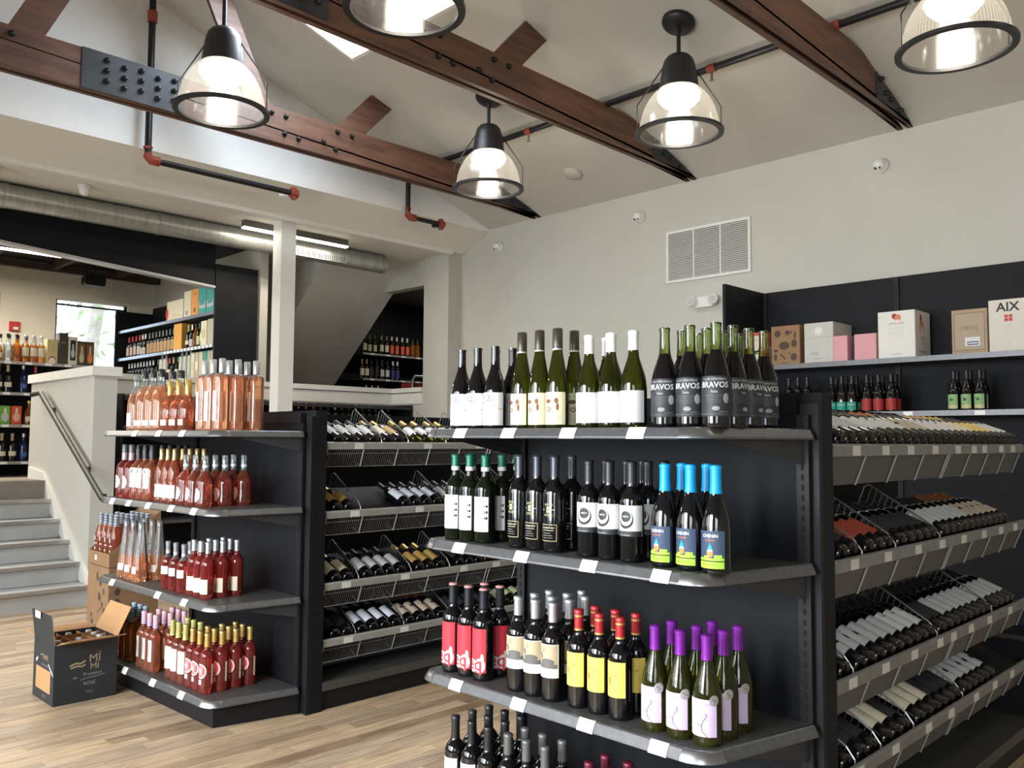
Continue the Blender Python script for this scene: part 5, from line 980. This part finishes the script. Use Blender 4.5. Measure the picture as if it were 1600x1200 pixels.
for k, (cl, nm) in enumerate((((.62, .58, .42), 'cream tube box'), ((.45, .42, .40), 'grey tube box'), ((.62, .5, .36), 'tan tube box'), ((.03, .30, .22), 'green tube box'), ((.4, .36, .3), 'brown tube box'), ((.66, .62, .5), 'pale tall box'))):
    gbox('gift_box', -9.96+.105*k, -9.87+.105*k, 4.55, 4.65, zt2, .31, C('tube_%d' % k, cl, .6), nm+' on the lower shelf upstairs', [('r', -.03, .03, .1, .2, PALE if k % 2 else KHAK)], 'y')
zt0 = UF+TZ[0]
gbox('gift_box', -10.69, -10.22, 4.55, 4.80, zt0, .255, mat('ivory_card', (.66, .62, .48), .7, var=.03), 'wide ivory box with a red spot on the top shelf upstairs', [('e', -.22, .1, .04, .07, C('ink_scarlet', (.55, .03, .03), .6)), ('r', -.05, .1, .08, .084, TAN), ('r', -.05, .18, .06, .064, TAN)], 'y')
gbox('gift_box', -10.20, -10.01, 4.55, 4.72, zt0, .33, MATS['ivory_card'], 'tall ivory box beside the orange box', [('r', -.04, .02, .04, .09, GRY)], 'y')
gbox('gift_box', -10.0, -9.81, 4.55, 4.72, zt0, .33, C('box_orange', (.72, .32, .07), .6), 'tall orange box on the top shelf upstairs', [('e', 0, .08, .03, .03, BRN), ('r', -.03, .03, .27, .28, BRN)], 'y')
gbox('gift_box', -9.80, -9.61, 4.55, 4.72, zt0, .33, AQUA, 'teal box with coast picture beside the orange box', [('r', -.08, .08, .08, .16, LGRY), ('r', -.06, .06, .12, .19, C('art_sea', (.05, .3, .3), .6))], 'y')
gbox('gift_box', -9.60, -9.41, 4.55, 4.72, zt0, .33, AQUA, 'teal box with coast picture against the black end panel', [('r', -.08, .08, .08, .16, LGRY), ('r', -.06, .06, .12, .19, MATS['art_sea'])], 'y')
# alcove shelves
au = empty('alcove_shelving', (-11.19, 8.4, UF)); tag(au, 'black alcove shelving with two rows of labelled bottles', 'shelving')
MB().box(0, .02, -1.0, 1.1, 0, 2.6).build('back_panel', BLACKP, au); MB().box(.021, .03, -.17, -.13, 0, 2.6).build('upright', BLACK, au)
AZ = (1.735, 1.345, .95)
for z in AZ:
    s = MB().box(.022, .40, -.78, 1.1, z-.02, z).build('shelf', DECK, au); MB().box(.401, .412, -.78, 1.1, z-.025, z+.002).build('front_lip', RAILM2, s)
    for k in range(5): MB().box(.4125, .414, -.65+.3*k, -.57+.3*k, z-.024, z).build('price_tag', TAGM, s)
line([('cream', 7.70), ('green', 7.79), ('green', 7.89), ('cream', 8.02), ('cream', 8.12), ('orange', 8.22), ('orange', 8.32), ('orange', 8.43), ('orange', 8.53), ('amber', 8.64), ('amber', 8.74)], lambda y: (-10.87, y, UF+AZ[0]), 'on the upper alcove shelf', 'bottles in the alcove', H)
line([('cream', 7.66), ('cream', 7.75), ('plain', 7.84), ('plain', 7.94), ('white', 8.04), ('white', 8.14), ('indigo', 8.25), ('indigo', 8.34)], lambda y: (-10.87, y, UF+AZ[1]), 'on the lower alcove shelf', 'bottles in the alcove', H)
line([('silver', 7.75), ('silver', 7.86), ('silver', 7.97)], lambda y: (-10.87, y, UF+AZ[2]), 'on the third alcove shelf', 'bottles in the alcove', H)
# hand truck in the alcove
ht = empty('hand_truck', (-10.0, 7.95, UF)); tag(ht, 'silver framed hand truck carrying a red crate behind the pier', 'trolley')
MB().tube([(0, 0, .2), (0, 0, 1.28), (0, .05, 1.36), (0, .25, 1.36), (0, .30, 1.28), (0, .30, .2)], .018, 8).build('frame', SILV, ht, True)
MB().box(-.25, .02, .0, .30, .0, .012).tube([(0, .02, .2), (0, .02, .005)], .015, 6).tube([(0, .28, .2), (0, .28, .005)], .015, 6).build('foot_plate', SILV, ht)
for yy in (-.06, .36): MB().tube([(.06, yy-.03, .12), (.06, yy+.03, .12)], .12, 18).build('wheel', BLKF, ht, True)
rc = empty('crate', (-10.16, 8.1, UF+.0125)); tag(rc, 'red plastic crate stacked on the hand truck', 'crate')
MB().box(-.13, .13, -.13, .13, 0, 1.25).build('body', mat('crate_red', (.36, .045, .03), .5, var=.1), rc); MB().box(-.132, .132, -.132, .132, .9, .93).build('rim', mat('crate_rim', (.45, .08, .05), .5, var=.1), rc)
